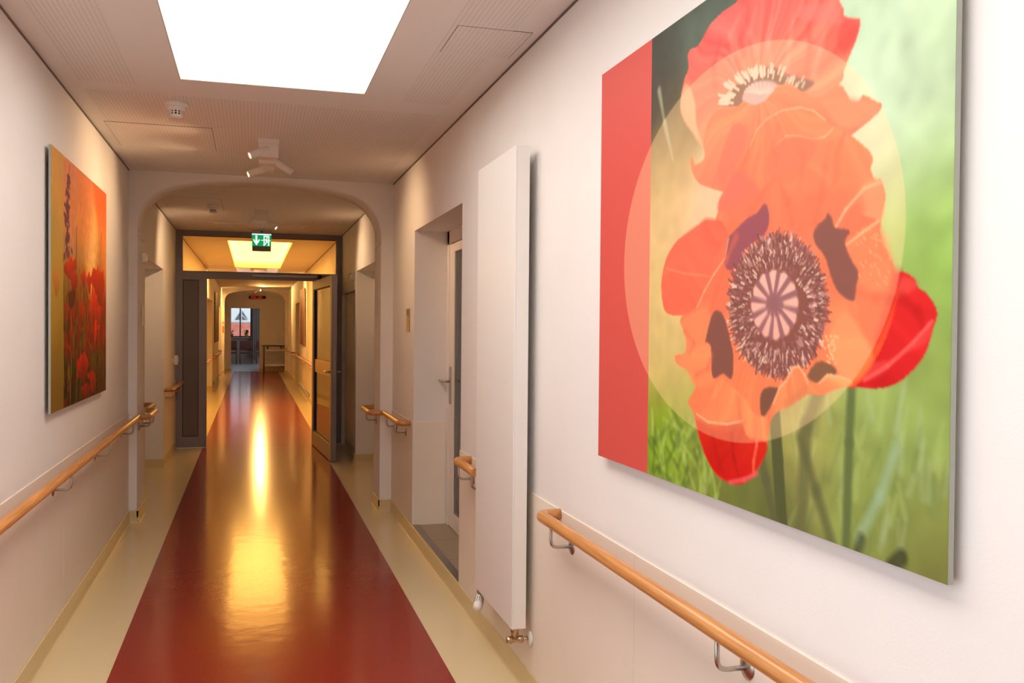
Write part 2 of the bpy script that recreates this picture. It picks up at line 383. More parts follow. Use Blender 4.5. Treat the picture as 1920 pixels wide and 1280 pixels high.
FD.part(lb(MB(), .1, ll-.12, -.005, .005, .21, 2.09), 'glass_pane', 'glass', leaf)
FD.part(lb(MB(), .1, ll-.12, -.012, .012, 1.0, 1.17, .003), 'mid_band', 'sensor', leaf)  # brownish band across the glazing at handle height
FD.part(lb(MB(), ll, ll+.004, -.012, .012, .86, 1.32), 'lock_plate', 'alu', leaf)
def lp(u, w, z): return hp+uu*u+ww*w+Vector((0, 0, z))
for s in (-1, 1):
    FD.part(MB().tube([lp(ll-.055, s*.03, 1.07), lp(ll-.055, s*.085, 1.07), lp(ll-.19, s*.085, 1.07)], .011, 10, .02), 'handle', 'steel', leaf)

# ---------------------------------------------------------------- niche with white glazed door on the right
NY0, NY1 = 5.13, 6.73
nf = MB().box(R+.002, X1+.06, NY0, NY1, .085, .092).build('floor_niche', 'tile'); struct(nf, 'tiled step in the door niche', 'floor')
for i in range(3):
    a = NY0+i*(NY1-NY0)/3
    MB().box(R+.05, X1+.05, a+.002, a+(NY1-NY0)/3-.002, .09, .1, bev=.001).build('floor_tile', 'tile', nf)
MB().box(R-.004, R+.048, NY0, NY1, .082, .103, bev=.002).build('edge_strip', 'alu', nf)
wains_n = MB().box(R+.006, X1-.01, NY1-.006, NY1, .1, .885, bev=.0012).build('wainscot_panel', 'panel', rw)
D2 = T('door_2', (X1, (NY0+NY1)/2, .1), 'white glazed door with a lever handle in the right niche', 'door', kind='structure')
q = MB(); q.box(X1, X1+.07, NY1-.06, NY1, .1, 2.335).box(X1, X1+.07, NY0, NY0+.06, .1, 2.335).box(X1, X1+.07, NY0, NY1, 2.24, 2.335)
D2.part(q, 'door_frame', 'white_wood')
q = MB(); a, b, z0, z1 = NY0+.06, NY1-.06, .105, 2.235
q.box(X1+.005, X1+.06, b-.17, b, z0, z1, .003).box(X1+.005, X1+.06, a, a+.15, z0, z1, .003).box(X1+.005, X1+.06, a+.15, b-.17, z0, .225).box(X1+.005, X1+.06, a+.15, b-.17, 2.17, z1)
lf = D2.part(q, 'door_leaf', 'white_wood')
D2.part(MB().box(X1+.008, X1+.014, a+.15, b-.17, .225, 2.17), 'glass_pane', 'glass', lf)
q = MB(); q.box(X1+.001, X1+.008, b-.19, b-.17, .225, 2.17).box(X1+.001, X1+.008, a+.15, a+.17, .225, 2.17); D2.part(q, 'glazing_bead', 'white_wood', lf)
D2.part(MB().box(X1-.006, X1+.005, b-.09, b-.05, 1.03, 1.31, .003), 'handle_plate', 'steel', lf)
D2.part(MB().tube([(X1, b-.07, 1.2), (X1-.055, b-.07, 1.2), (X1-.055, b+.06, 1.2)], .011, 10, .018), 'lever_handle', 'steel', lf)
D2.part(MB().tube([(X1+.06, a+.2, 1.22), (X1+.1, a+.2, 1.22), (X1+.1, b-.1, 1.22), (X1+.06, b-.1, 1.22)], .009, 8, .02), 'pull_bar', 'steel', lf)
q = MB()
ny = 80
for i in range(ny):
    ya, yb = 4.6+i*3.6/ny, 4.6+(i+1)*3.6/ny
    xa, xb = X1+.2+.03*math.sin(i*1.3), X1+.2+.03*math.sin((i+1)*1.3)
    q.prism([(xa, ya, .1), (xb, yb, .1), (xb+.004, yb, .1), (xa+.004, ya, .1)], (0, 0, 2.5))
cu = T('curtain', (X1+.2, 5.95, 2.6), 'sage folded curtain behind the glass of the niche door', 'curtain')
cu.part(q, 'fabric', 'curtain')
cu.part(MB().tube([(X1+.2, 4.5, 2.6), (X1+.2, 8.3, 2.6)], .012, 10), 'curtain_rail', 'steel')
for y in (4.7, 8.1): cu.part(MB().tube([(X1-.001, y, 2.6), (X1+.2, y, 2.6)], .008, 8), 'rail_bracket', 'steel')

# doors standing in the recesses (white slabs at the back of each recess)
def recess_door(n, x, s, y0, y1, zt, label):
    t = T('door_%d' % n, (x, (y0+y1)/2, 0), label, 'door', kind='structure')
    t.part(MB().box(x, x+s*.06, y0, y0+.07, 0, zt).box(x, x+s*.06, y1-.07, y1, 0, zt).box(x, x+s*.06, y0+.07, y1-.07, zt-.07, zt), 'door_frame', 'white_wood')
    lf = t.part(MB().box(x+s*.015, x+s*.06, y0+.07, y1-.07, .005, zt-.07, .002), 'door_leaf', 'white_wood')
    t.part(MB().tube([(x+s*.015, y1-.16, 1.05), (x-s*.05, y1-.16, 1.05), (x-s*.05, y1-.29, 1.05)], .01, 8, .015), 'lever_handle', 'steel', lf)
recess_door(3, X0, -1, 8.95, 10.75, 2.233, 'white door in the left recess between arch and fire door')
recess_door(4, X1, 1, 8.6, 10.66, 2.262, 'white door in the right recess between arch and fire door')
recess_door(5, X0, -1, 20.6, 23.6, 2.233, 'white door in the left recess beyond the fire door')
recess_door(6, X1, 1, 24.0, 26.0, 2.25, 'white door in the right recess beyond the fire door')
recess_door(7, X0, -1, 27.9, 30.4, 2.233, 'white door in the last left recess before the far arch')
# flush cupboard front in the shallow recess beside the fire door
t = T('door_8', (R+.06, 11.6, .1), 'flush cream cupboard door in the wall beside the open fire door leaf', 'door', kind='structure')
lf = t.part(MB().box(R+.045, R+.06, 10.81, 12.39, .1, 2.04, .001), 'door_leaf', 'panel')
t.part(MB().box(R+.0, R+.045, 10.83, 10.87, 1.62, 1.86, .003), 'pull_handle', 'steel', lf)

# ---------------------------------------------------------------- handrails
RZc, RR = .868, .0225
def bracket(t, w, n, zr=RZc, off=.09):
    """w: point on wall (x,y), n: unit normal; wall disc, rod out along the wall normal, turned up into the rail"""
    w = Vector((*w, zr-.095)); n = Vector((*n, 0)); al = Vector((0, 0, 1)).cross(n)
    M = Matrix((al, Vector((0, 0, 1)), n)).transposed()
    rod = t.part(MB().tube([w, w+n*(off), w+n*(off)+Vector((0, 0, .095-RR*.5))], .0065, 8, .03), 'bracket', 'steel')
    t.part(MB().lathe([(.001, 0), (.033, 0), (.034, .004), (.03, .009), (.012, .012), (.001, .0125)], w, M, 20), 'wall_plate', 'steel', rod)
def rail(pts, label, brs, corner=.05, group='beech handrails', zr=RZc):
    t = T('handrail', (pts[0][0], pts[0][1], zr), label, 'handrail', group)
    t.part(MB().tube([(x, y, zr) for x, y in pts], RR, 16, corner), 'rail', 'beechY')
    for w, n in brs: bracket(t, w, n, zr)
rail([(L+.09, Y0+.05), (L+.09, 7.68), (PL+.1, 7.70), (PL+.1, 8.27), (L+.09, 8.29), (L+.09, 8.86), (L+.005, 8.86)],
     'long beech handrail on the left wall, turning round the arch pier', [((L, y), (1, 0)) for y in (1.0, 2.2, 3.5, 4.93, 6.17, 7.37)]+[((PL, 7.9), (1, 0)), ((PL, 8.15), (1, 0)), ((L, 8.6), (1, 0))], .045)
rail([(R-.005, 3.34), (R-.09, 3.34), (R-.09, Y0+.05)], 'long beech handrail below the big poppy picture on the right wall', [((R, y), (-1, 0)) for y in (3.2, 1.94, .7, -.6)])
rail([(R-.005, 4.84), (R-.09, 4.84), (R-.09, 4.40)], 'short beech handrail stub between radiator and niche door', [((R, 4.78), (-1, 0)), ((R, 4.47), (-1, 0))], .045)
rail([(R-.005, 6.82), (R-.09, 6.82), (R-.09, 7.68), (PR-.1, 7.70), (PR-.1, 8.26), (R-.02, 8.28)], 'beech handrail wrapping the right arch pier beyond the niche', [((R, 7.03), (-1, 0)), ((R, 7.5), (-1, 0)), ((PR, 8.02), (-1, 0))], .045)
rail([(L+.005, 10.86), (L+.09, 10.86), (L+.09, 12.36)], 'short beech handrail on the left just before the fire door', [((L, 11.0), (1, 0)), ((L, 12.1), (1, 0))], .045)
rail([(L+.005, 12.7), (L+.09, 12.7), (L+.09, 20.4), (L+.005, 20.4)], 'beech handrail on the left wall just beyond the fire door', [((L, y), (1, 0)) for y in (13, 15, 17.5, 20)], .045)
rail([(L+.005, 23.7), (L+.09, 23.7), (L+.09, 27.8), (L+.005, 27.8)], 'beech handrail under the far left brown picture', [((L, y), (1, 0)) for y in (24, 25.8, 27.5)], .045)
rail([(R-.005, 12.7), (R-.09, 12.7), (R-.09, 23.8), (R-.005, 23.8)], 'beech handrail under the far right brown picture', [((R, y), (-1, 0)) for y in (13, 15, 18, 21, 23.5)], .045)
rail([(R-.005, 26.1), (R-.09, 26.1), (R-.09, 31.18), (PR-.1, 31.2), (PR-.1, 31.77), (R-.02, 31.79)], 'beech handrail wrapping the right pier of the far arch', [((R, y), (-1, 0)) for y in (26.4, 28.5, 31)], .045)

# ---------------------------------------------------------------- radiator
t = T('radiator', (1.1, 4.01, .3), 'tall flat white panel radiator on the right wall beside the niche', 'radiator')
rx0, rx1, ry0, ry1, rz0, rz1 = 1.078, 1.112, 3.68, 4.34, .305, 2.385
t.part(MB().box(rx0, rx0+.008, ry0, ry1, rz0, rz1, .002), 'front_panel', 'white')
q = MB().box(rx0+.008, rx1+.03, ry0+.001, ry0+.006, rz0, rz1).box(rx0+.008, rx1+.03, ry1-.006, ry1-.001, rz0, rz1); t.part(q, 'side_cover', 'white')
q = MB()
for i in range(9): q.box(rx0+.008, rx1+.03, ry0+.01+i*.07, ry0+.06+i*.07, rz1-.006, rz1-.001)
t.part(q, 'top_grille', 'white')
q = MB().box(rx0+.014, rx1+.028, ry0+.01, ry1-.01, rz0+.01, rz1-.02); t.part(q, 'water_panel', 'white')
for y in (ry0+.12, ry1-.16):
    for z in (.6, 2.1): t.part(MB().box(rx1+.028, R-.001-.006*(z < 1), y, y+.04, z, z+.08), 'wall_bracket', 'steel')
vy = 3.705
q = MB().lathe([(.013, 0), (.013, .012), (.016, .013), (.016, .03), (.019, .034), (.019, .05)], (1.10, vy, .255), n=14)
q.lathe([(.011, 0), (.016, .004), (.016, .022), (.012, .026), (.012, .05), (.016, .052), (.016, .075), (.008, .078)], (1.062, vy, .252), RY(PI/2), 14)
v = t.part(q, 'valve', 'brass')
t.part(MB().tube([(1.13, vy, .252), (R-.008, vy, .252)], .008, 10), 'supply_pipe', 'brass', v)
t.part(MB().lathe([(.01, 0), (.034, 0), (.03, .008), (.012, .012)], (R-.0075, vy, .252), RY(-PI/2), 20), 'wall_rosette', 'whitep', v)
ty = 4.31
v = t.part(MB().lathe([(.012, 0), (.012, .03), (.017, .032), (.017, .055)], (1.098, ty, .252), n=14), 'thermostat_valve', 'brass')
ax = Vector((-.35, -.75, -.55)).normalized(); TM = ax.to_track_quat('Z', 'Y').to_matrix()
th = t.part(MB().lathe([(.014, 0), (.02, .006), (.022, .012), (.024, .05), (.023, .072), (.017, .084), (.001, .088)], (1.095, ty-.005, .268), TM, 20), 'thermostat_head', 'whitep')
q = MB()
for k in range(14):
    a = 2*PI*k/14; d = TM @ Vector((math.cos(a), math.sin(a), 0)); c0 = Vector((1.095, ty-.005, .268))
    q.tube([c0+d*.0225+ax*.018, c0+d*.024+ax*.05], .0016, 5)
t.part(q, 'grip_slot', 'greyd', th)

# ---------------------------------------------------------------- smoke detectors, spotlights, exit sign, hatch frame
def smoke(x, y, label):
    t = T('smoke_detector', (x, y, H), label, 'smoke detector', 'smoke detectors')
    D = RX(PI)
    t.part(MB().lathe([(.062, 0), (.062, .022), (.058, .028), (.03, .03)], (x, y, H), D), 'base', 'whitep')
    t.part(MB().lathe([(.05, .028), (.05, .04), (.036, .05)], (x, y, H), D), 'body', 'whitep')
    t.part(MB().lathe([(.028, .048), (.028, .073)], (x, y, H), D), 'chamber', 'black')
    q = MB()
    for k in range(10):
        a = 2*PI*k/10; q.box(x+math.cos(a)*.032-.004, x+math.cos(a)*.032+.004, y+math.sin(a)*.032-.004, y+math.sin(a)*.032+.004, H-.074, H-.046)
    q.lathe([(.034, .058), (.035, .060), (.034, .062)], (x, y, H), D)
    t.part(q, 'cage', 'whitep')
    t.part(MB().lathe([(.036, .072), (.036, .082), (.03, .09), (.001, .092)], (x, y, H), D), 'cap', 'whitep')
smoke(-.415, 5.36, 'round white smoke detector below the bright ceiling panel')
smoke(-.39, 9.75, 'smaller-looking smoke detector on the ceiling behind the arch')

bulb = mat('lamp_lens', (255, 240, 210), .3, emit=(255, 214, 150), estr=28)
def spots(x, y, label, heads, power):
    t = T('ceiling_spotlight', (x, y, H), label, 'spotlight', 'ceiling spotlight clusters')
    t.part(MB().box(x-.068, x+.068, y, y+.1, H-.034, H, .003), 'canopy', 'whitep')
    t.part(MB().box(x-.03, x+.03, y+.1, y+.75, H-.02, H, .002), 'track', 'whitep')
    B = ((0, .02, .085, .064), (0, .36, .07, .06), (.005, .6, .075, .045))
    for k, (dx, dy, hh, hw) in enumerate(B):
        t.part(MB().box(x+dx-hw, x+dx+hw, y+dy, y+dy+.12, H-.034-hh, H-.018, .003), 'lamp_body', 'whitep')
    for (dx, dy, dz, dirv, on) in heads:
        d = Vector(dirv).normalized(); M = d.to_track_quat('Z', 'Y').to_matrix(); c = (x+dx, y+dy, H-dz)
        h = t.part(MB().lathe([(.024, 0), (.026, .003), (.026, .14), (.022, .141), (.022, .128), (.001, .127)], c, M, 18), 'lamp_head', 'whitep')
        if on:
            t.part(MB().lathe([(.001, .129), (.02, .129), (.014, .133), (.001, .135)], c, M, 14), 'lens', bulb, h)
            l = bpy.data.lights.new('spot_light', 'SPOT'); l.energy = power; l.color = (1, .66, .36) if y < 12 else (1, .52, .14); l.spot_size = 1.75; l.spot_blend = 1; l.shadow_soft_size = .018
            o = bpy.data.objects.new('spot_light', l); C.objects.link(o); o.parent = t.o
            o.location = Vector(c)+d*.155-t.l; o.rotation_euler = d.to_track_quat('-Z', 'Y').to_euler()
HD = ((-.0, .04, .06, (-.85, -.25, -.42), True), (-.01, .66, .085, (-.85, -.2, -.4), True), (.05, .4, .075, (.8, .15, -.5), True))
spots(.1, 6.2, 'white spotlight cluster with two glowing heads in front of the arch', HD, 34)
spots(.09, 10.0, 'white spotlight cluster behind the arch above the exit sign', ((-.01, .04, .06, (-.75, .5, -.5), True), (.05, .4, .08, (.8, -.3, -.5), True)), 50)
spots(.2, 29.6, 'far spotlight cluster in front of the second arch', ((0, .04, .07, (.35, -.9, -.25), True), (-.01, .62, .085, (-.8, .2, -.5), True)), 330)
spots(.1, 20.6, 'unseen spotlight cluster added in the middle of the far corridor ceiling', ((-.01, .04, .06, (-.8, .3, -.5), True), (.05, .4, .08, (.8, .3, -.5), True)), 170)  # hidden above the door head, added to brighten the far corridor

# hatch frame in the ceiling before the fire door
q = MB(); hx0, hx1, hy0, hy1 = -.45, .67, 11.34, 11.83
q.box(hx0, hx1, hy0, hy0+.035, H-.012, H, .002).box(hx0, hx1, hy1-.035, hy1, H-.012, H, .002).box(hx0, hx0+.035, hy0+.035, hy1-.035, H-.012, H).box(hx1-.035, hx1, hy0+.035, hy1-.035, H-.012, H)
t = T('ceiling_grille', (.11, 11.58, H), 'rectangular white ceiling frame just before the fire door', 'ceiling frame')
t.part(q, 'frame', 'whitep'); t.part(MB().box(hx0+.035, hx1-.035, hy0+.035, hy1-.035, H-.004, H), 'infill', 'ceil')

# exit sign
ey = 11.0
t = T('exit_sign', (.102, ey, H), 'hanging green emergency exit sign with white arrow and running figure', 'exit sign')
t.part(MB().box(-.008, .212, ey, ey+.05, 2.694, 2.742, .003), 'housing', 'alu')
t.part(MB().box(.06, .15, ey+.01, ey+.04, 2.83, H, .002), 'ceiling_rose', 'whitep')
for x in (.08, .13): t.part(MB().tube([(x, ey+.025, 2.735), (x, ey+.025, H)], .004, 6), 'suspension_rod', 'steel')
t.part(MB().box(.09, .115, ey-.002, ey+.01, 2.71, 2.725), 'test_button', 'black')
t.part(MB().box(-.005, .21, ey+.004, ey+.046, 2.49, 2.55, .002), 'lower_housing', 'greyd')
t.part(MB().box(-.008, .213, ey, ey+.05, 2.682, 2.694), 'light_strip', mat('sign_light', (230, 255, 245), .4, emit=(225, 255, 240), estr=1.3))
pn = t.part(MB().box(-.008, .213, ey+.002, ey+.048, 2.55, 2.682), 'sign_panel', mat('sign_green', (0, 150, 92), .4, emit=(0, 168, 104), estr=.75))
sw = mat('sign_white', (240, 255, 248), .4, emit=(232, 255, 244), estr=1.1)
def flat(pts, name):
    q = MB().prism([(x, ey+.003, z) for x, z in pts], (0, -.0025, 0)); return t.part(q, name, sw, pn)
flat([(.033, 2.676), (.053, 2.676), (.053, 2.60), (.072, 2.632), (.085, 2.622), (.043, 2.558), (.004, 2.622), (.016, 2.632), (.033, 2.60)], 'arrow')
flat([(.125, 2.556), (.125, 2.675), (.19, 2.675), (.19, 2.556), (.178, 2.556), (.178, 2.66), (.137, 2.66), (.137, 2.556)], 'door_symbol')
q = MB()
for pl in ([(.146, 2.632), (.162, 2.636), (.168, 2.606), (.152, 2.602)], [(.148, 2.63), (.098, 2.622), (.098, 2.614), (.148, 2.62)], [(.164, 2.63), (.205, 2.618), (.203, 2.61), (.162, 2.62)],
           [(.152, 2.606), (.14, 2.576), (.12, 2.562), (.127, 2.556), (.15, 2.571), (.164, 2.604)], [(.16, 2.606), (.178, 2.584), (.17, 2.556), (.18, 2.555), (.19, 2.587), (.169, 2.609)]):
    q.prism([(x, ey+.0008, z) for x, z in pl], (0, -.0015, 0))
q.lathe([(.001, 0), (.0085, 0), (.0085, .0015), (.001, .0015)], (.163, ey+.0008, 2.648), RX(PI/2), 12)
t.part(q, 'running_figure', sw, pn)

# ---------------------------------------------------------------- small wall devices
t = T('intercom_plate', (R, 6.96, 1.66), 'bronze room terminal plate on the right wall beside the niche', 'wall plate')
t.part(MB().box(R-.012, R, 6.91, 7.02, 1.575, 1.75, .002), 'plate', 'sensor'); t.part(MB().box(R-.0135, R-.011, 6.918, 7.012, 1.695, 1.742), 'display', 'greyd'); t.part(MB().lathe([(.001, 0), (.006, 0), (.005, .002), (.001, .002)], (R-.0115, 6.965, 1.6), RY(-PI/2), 12), 'button', 'steel')
t = T('door_button', (L, 12.2, 1.16), 'white push button box on the left wall at the fire door frame', 'wall switch')
t.part(MB().box(L, L+.045, 12.2, 12.3, 1.1, 1.22, .004), 'housing', 'whitep'); t.part(MB().box(L+.045, L+.052, 12.22, 12.28, 1.13, 1.19, .003), 'button', 'whitep')
t = T('light_switch', (L, 11.9, 1.16), 'small round white switch on the left wall before the fire door', 'wall switch')
t.part(MB().lathe([(.001, 0), (.04, 0), (.038, .008), (.001, .01)], (L, 11.95, 1.16), RY(PI/2), 20), 'plate', 'whitep'); t.part(MB().lathe([(.001, .008), (.022, .009), (.02, .016), (.001, .017)], (L, 11.95, 1.16), RY(PI/2), 16), 'knob', 'whitep')
t = T('door_sensor', (R, 10.95, 2.22), 'small white sensor with wire hook high on the right before the fire door', 'sensor')
t.part(MB().box(R-.03, R, 10.9, 11.0, 2.17, 2.27, .004), 'housing', 'whitep'); t.part(MB().tube([(R-.03, 10.93, 2.25), (R-.07, 10.9, 2.24), (R-.07, 10.9, 2.18)], .006, 8, .02), 'hook', 'steel')
t = T('call_lamp', (PL, 8.0, 2.2), 'small white call lamp on the left reveal of the arch', 'lamp')
t.part(MB().box(PL, PL+.035, 8.06, 8.16, 2.13, 2.21, .006), 'housing', 'whitep'); t.part(MB().box(PL+.035, PL+.04, 8.08, 8.14, 2.145, 2.195, .002), 'lens', 'white')
t = T('door_name_plate', (PL, 8.1, 1.7), 'narrow silver name plate on the left reveal of the arch', 'sign')
t.part(MB().box(PL, PL+.008, 8.06, 8.14, 1.6, 1.78, .002), 'plate', 'steel'); t.part(MB().box(PL+.008, PL+.0095, 8.07, 8.13, 1.66, 1.76), 'insert', 'white')
t = T('fire_sign', (-.93, 31.3, 1.4), 'small orange sign on the left pier of the far arch', 'sign')
t.part(MB().box(-.955, -.9, 31.29, 31.2995, 1.38, 1.74, .001), 'plate', 'orange'); t.part(MB().box(-.945, -.91, 31.288, 31.29, 1.6, 1.7), 'symbol', 'white')
for x, s, a, b, nm in ((L, 1, 23.9, 27.8, 'left'), (R, -1, 19.4, 23.9, 'right')):
    t = T('bumper_rail', (x, (a+b)/2, .13), 'low aluminium bumper strip on the far %s wall' % nm, 'bumper rail', 'low bumper strips')
    t.part(MB().box(x+s*.006, x+s*.03, a, b, .11, .19, .006), 'profile', 'alu'); t.part(MB().box(x+s*.03, x+s*.034, a, b, .14, .16), 'insert', 'white')

# ---------------------------------------------------------------- printed pictures
def srgb(c): return np.array(c)/255.
class Print:
    """paints flat print colours on a grid; points are trace coordinates turned into metres on the panel by Hm"""
    def __init__(s, y0, y1, z0, z1, nx, nz, Hm):
        s.ny, s.nz, s.H = nx, nz, np.array(Hm)
        s.gy, s.gz = np.meshgrid(np.linspace(y0, y1, nx), np.linspace(z0, z1, nz)); s.e = (y0, y1, z0, z1)
        s.img = np.zeros((nz, nx, 3)); s.rng = np.random.RandomState(3); s.ctr = ((y0+y1)/2, z0-.5)
    def w(s, pts):
        p = np.array([(x, y, 1) for x, y in pts], float) @ s.H.T; return p[:, :2]/p[:, 2:]
    def rbf(s, cps, sig):
        acc = np.zeros_like(s.img); ws = np.zeros(s.img.shape[:2])
        P = s.w([c[:2] for c in cps])
        for (a, b), c in zip(P, cps):
            k = np.exp(-((s.gy-a)**2+(s.gz-b)**2)/(2*sig*sig))+1e-9; acc += k[..., None]*srgb(c[2]); ws += k
        s.img = acc/ws[..., None]
    def mask(s, P):
        y0, y1, z0, z1 = s.e; ins = np.zeros(s.img.shape[:2], bool)
        n = len(P)
        for i in range(n):
            ya, za = P[i]; yb, zb = P[(i+1) % n]
            if za == zb: continue
            ins ^= ((s.gz < za) != (s.gz < zb)) & (s.gy < (yb-ya)*(s.gz-za)/(zb-za)+ya)
        return ins.astype(float)
    def blur(s, m, k):
        for _ in range(k):
            p = np.pad(m, 1, mode='edge'); m = (p[:-2, 1:-1]+p[2:, 1:-1]+p[1:-1, :-2]+p[1:-1, 2:]+2*m)/6
        return m
    def fill(s, pts, col, soft=1, al=1, c2=None, streak=0, smooth=True, ang=0):
        P = s.w(pts)
        if smooth: P = np.array(crom([tuple(p) for p in list(P)+[P[0]]], 4))[:-1]
        m = s.blur(s.mask(P), soft)*al
        c = srgb(col)[None, None]*np.ones_like(s.img)
        if c2 is not None:
            t = np.clip((s.gz-P[:, 1].min())/(np.ptp(P[:, 1])+1e-6), 0, 1)[..., None]; c = srgb(c2)*(1-t)+c*t
        if streak:
            dy, dz = s.gy-s.ctr[0], s.gz-s.ctr[1]; th = np.arctan2(dz, dy)+.06*np.sin(np.hypot(dy, dz)*23); v = 0
            for n_, a_ in ((23, 1), (61, .8), (140, .6)):
                tb = s.rng.randn(n_+1); tb[-1] = tb[0]; v = v+a_*np.interp((th+PI)/(2*PI) % 1*n_, np.arange(n_+1), tb)
            c = c*(1+streak*v[..., None]*np.array([.6, 1.5, 1.3]))
        s.img = s.img*(1-m[..., None])+c*m[..., None]
    def stroke(s, pts, wd, col, soft=0, al=1, w2=None):
        P = s.w(pts) if not isinstance(pts, np.ndarray) else pts
        for i in range(len(P)-1):
            a, b = P[i], P[i+1]; r = max(wd, w2 or wd)*2+.004
            i0 = np.searchsorted(s.gz[:, 0], min(a[1], b[1])-r); i1 = np.searchsorted(s.gz[:, 0], max(a[1], b[1])+r)
            lo, hi = (min(a[0], b[0])-r, max(a[0], b[0])+r)
            row = s.gy[0]; idx = np.where((row >= lo) & (row <= hi))[0]
            if len(idx) == 0 or i1 <= i0: continue
            j0, j1 = idx[0], idx[-1]+1
            gy = s.gy[i0:i1, j0:j1]; gz = s.gz[i0:i1, j0:j1]; d = b-a
            t = np.clip(((gy-a[0])*d[0]+(gz-a[1])*d[1])/(d@d+1e-12), 0, 1)
            ds = np.hypot(gy-a[0]-t*d[0], gz-a[1]-t*d[1]); ww = wd+((w2 or wd)-wd)*t
            f = .001+soft; m = np.clip((ww-ds)/f+.5, 0, 1)[..., None]*al
            s.img[i0:i1, j0:j1] = s.img[i0:i1, j0:j1]*(1-m)+srgb(col)*m
    def grain(s, amt, k):
        n = s.blur(s.rng.randn(*s.img.shape[:2]), k); n /= n.std(); s.img *= (1+amt*n[..., None])
    def build(s, x, name, parent, off, flip):
        ny, nz = s.ny, s.nz
        v = np.stack([np.full(ny*nz, x), s.gy.ravel(), s.gz.ravel()], 1)-np.array(off)
        i = np.arange(ny*nz).reshape(nz, ny); a, b, c, d = i[:-1, :-1], i[:-1, 1:], i[1:, 1:], i[1:, :-1]
        f = np.stack([a, d, c, b] if flip else [a, b, c, d], -1).reshape(-1, 4)
        me = bpy.data.meshes.new(name); nf = len(f)
        me.vertices.add(len(v)); me.vertices.foreach_set('co', v.astype(np.float32).ravel())
        me.loops.add(nf*4); me.loops.foreach_set('vertex_index', f.astype(np.int32).ravel())
        me.polygons.add(nf); me.polygons.foreach_set('loop_start', np.arange(nf, dtype=np.int32)*4)
        me.update(calc_edges=True); me.validate()
        at = me.color_attributes.new('print', 'FLOAT_COLOR', 'POINT')
        at.data.foreach_set('color', np.concatenate([(np.clip(s.img, 0, 1)**2.2).reshape(-1, 3), np.ones((ny*nz, 1))], 1).astype(np.float32).ravel())
        me.materials.append(vcol(name+'_ink', .5)); o = bpy.data.objects.new(name, me); C.objects.link(o); o.parent = parent; return o
def zo(ox, oy, sc): return lambda *pts: [(ox+a/sc, oy+b/sc) for a, b in pts]
zC, zA, zB, z2 = zo(1200, 0, 3.2), zo(1200, 360, 3.2), zo(1200, 600, 2.56), zo(1100, 340, 2.2854)

# big poppy picture
px, py0, py1, pz0, pz1 = 1.15, 1.262, 2.88, 1.166, 2.474
P = Print(py0, py1, pz0, pz1, 560, 470, [[-0.0007016349811123247, -4.057816709123986e-05, 4.755058801269084], [0.0033852896101638622, -0.0025006498117209662, -0.07082184113214693], [0.002101838313687454, 9.990886257943492e-06, -1.0]])
P.rbf([(1240, 90, (62, 66, 54)), (1230, 180, (66, 58, 48)), (1300, 40, (84, 98, 84)), (1260, 240, (96, 84, 58)), (1250, 310, (176, 152, 92)), (1260, 400, (206, 172, 118)), (1330, 400, (216, 184, 148)), (1235, 560, (196, 174, 98)),
       (1235, 700, (186, 168, 88)), (1240, 800, (116, 150, 34)), (1290, 900, (130, 142, 62)), (1250, 860, (138, 172, 52)), (1650, 50, (190, 216, 180)), (1750, 100, (186, 212, 168)), (1720, 300, (178, 205, 150)), (1680, 200, (196, 216, 186)), (1750, 420, (150, 182, 92)),
       (1740, 500, (132, 170, 76)), (1770, 700, (132, 154, 74)), (1700, 800, (148, 170, 92)), (1600, 900, (136, 152, 76)), (1700, 950, (124, 140, 70)), (1760, 1050, (124, 122, 64)), (1450, 950, (96, 102, 56)), (1500, 850, (164, 158, 88)), (1650, 600, (164, 182, 104)), (1400, 900, (110, 118, 58))], .085)
P.grain(.025, 90)
P.ctr = tuple(P.w([(1425, 175)])[0])
rg = np.random.RandomState(5)
for k in range(120):                                   # blurred grass low on the left
    x = 1222+rg.rand()*130; y = 800+rg.rand()*150; c = [(160, 200, 70), (70, 90, 36), (190, 210, 120), (96, 120, 60)][k % 4]
    P.stroke([(x, y), (x+rg.randn()*14, y-14-rg.rand()*34)], .004+.006*rg.rand(), c, .016, .45, .003)
for k in range(70):
    x = 1480+rg.rand()*300; y = 760+rg.rand()*320; c = [(176, 196, 120), (110, 126, 70), (170, 190, 150), (130, 140, 70)][k % 4]
    P.stroke([(x, y), (x+rg.randn()*12+8, y-40-rg.rand()*70)], .004+.006*rg.rand(), c, .014, .35, .003)
st = (84, 88, 54)
P.stroke([(1452, 770), (1458, 860), (1466, 985)], .022, st, .006)
P.stroke([(1425, 850), (1436, 900), (1452, 970)], .016, (92, 94, 62), .012, .8)
P.stroke([(1535, 735), (1512, 800), (1502, 990)], .02, (104, 104, 64), .02, .85)
P.stroke([(1500, 820), (1530, 920), (1560, 1020)], .014, (96, 98, 62), .018, .8)
P.stroke([(1597, 720), (1592, 830), (1586, 1030)], .013, (92, 106, 62), .012, .9)
P.stroke([(1680, 840), (1650, 930), (1610, 1010)], .012, (150, 176, 140), .018, .7)
P.stroke([(1236, 170), (1246, 230), (1262, 300)], .012, (170, 176, 140), .012, .7, .004)
P.stroke([(1690, 1045), (1672, 1062)], .016, (60, 62, 40), .012, .8); P.stroke([(1615, 1010), (1608, 1035)], .012, (66, 70, 44), .014, .7)
back = zC((285, 330), (300, 300), (350, 270), (380, 220), (420, 150), (480, 85), (540, 40), (590, 0), (620, -60), (1180, -60), (1195, 0), (1220, 50), (1225, 90), (1270, 110), (1315, 112), (1322, 140), (1300, 230), (1260, 330), (1225, 420), (1195, 510), (1000, 700), (600, 900), (380, 880), (320, 800), (265, 720), (243, 650), (250, 560), (265, 480), (290, 410))
P.fill(back, (224, 92, 88), 1, 1, (236, 112, 80), .06)
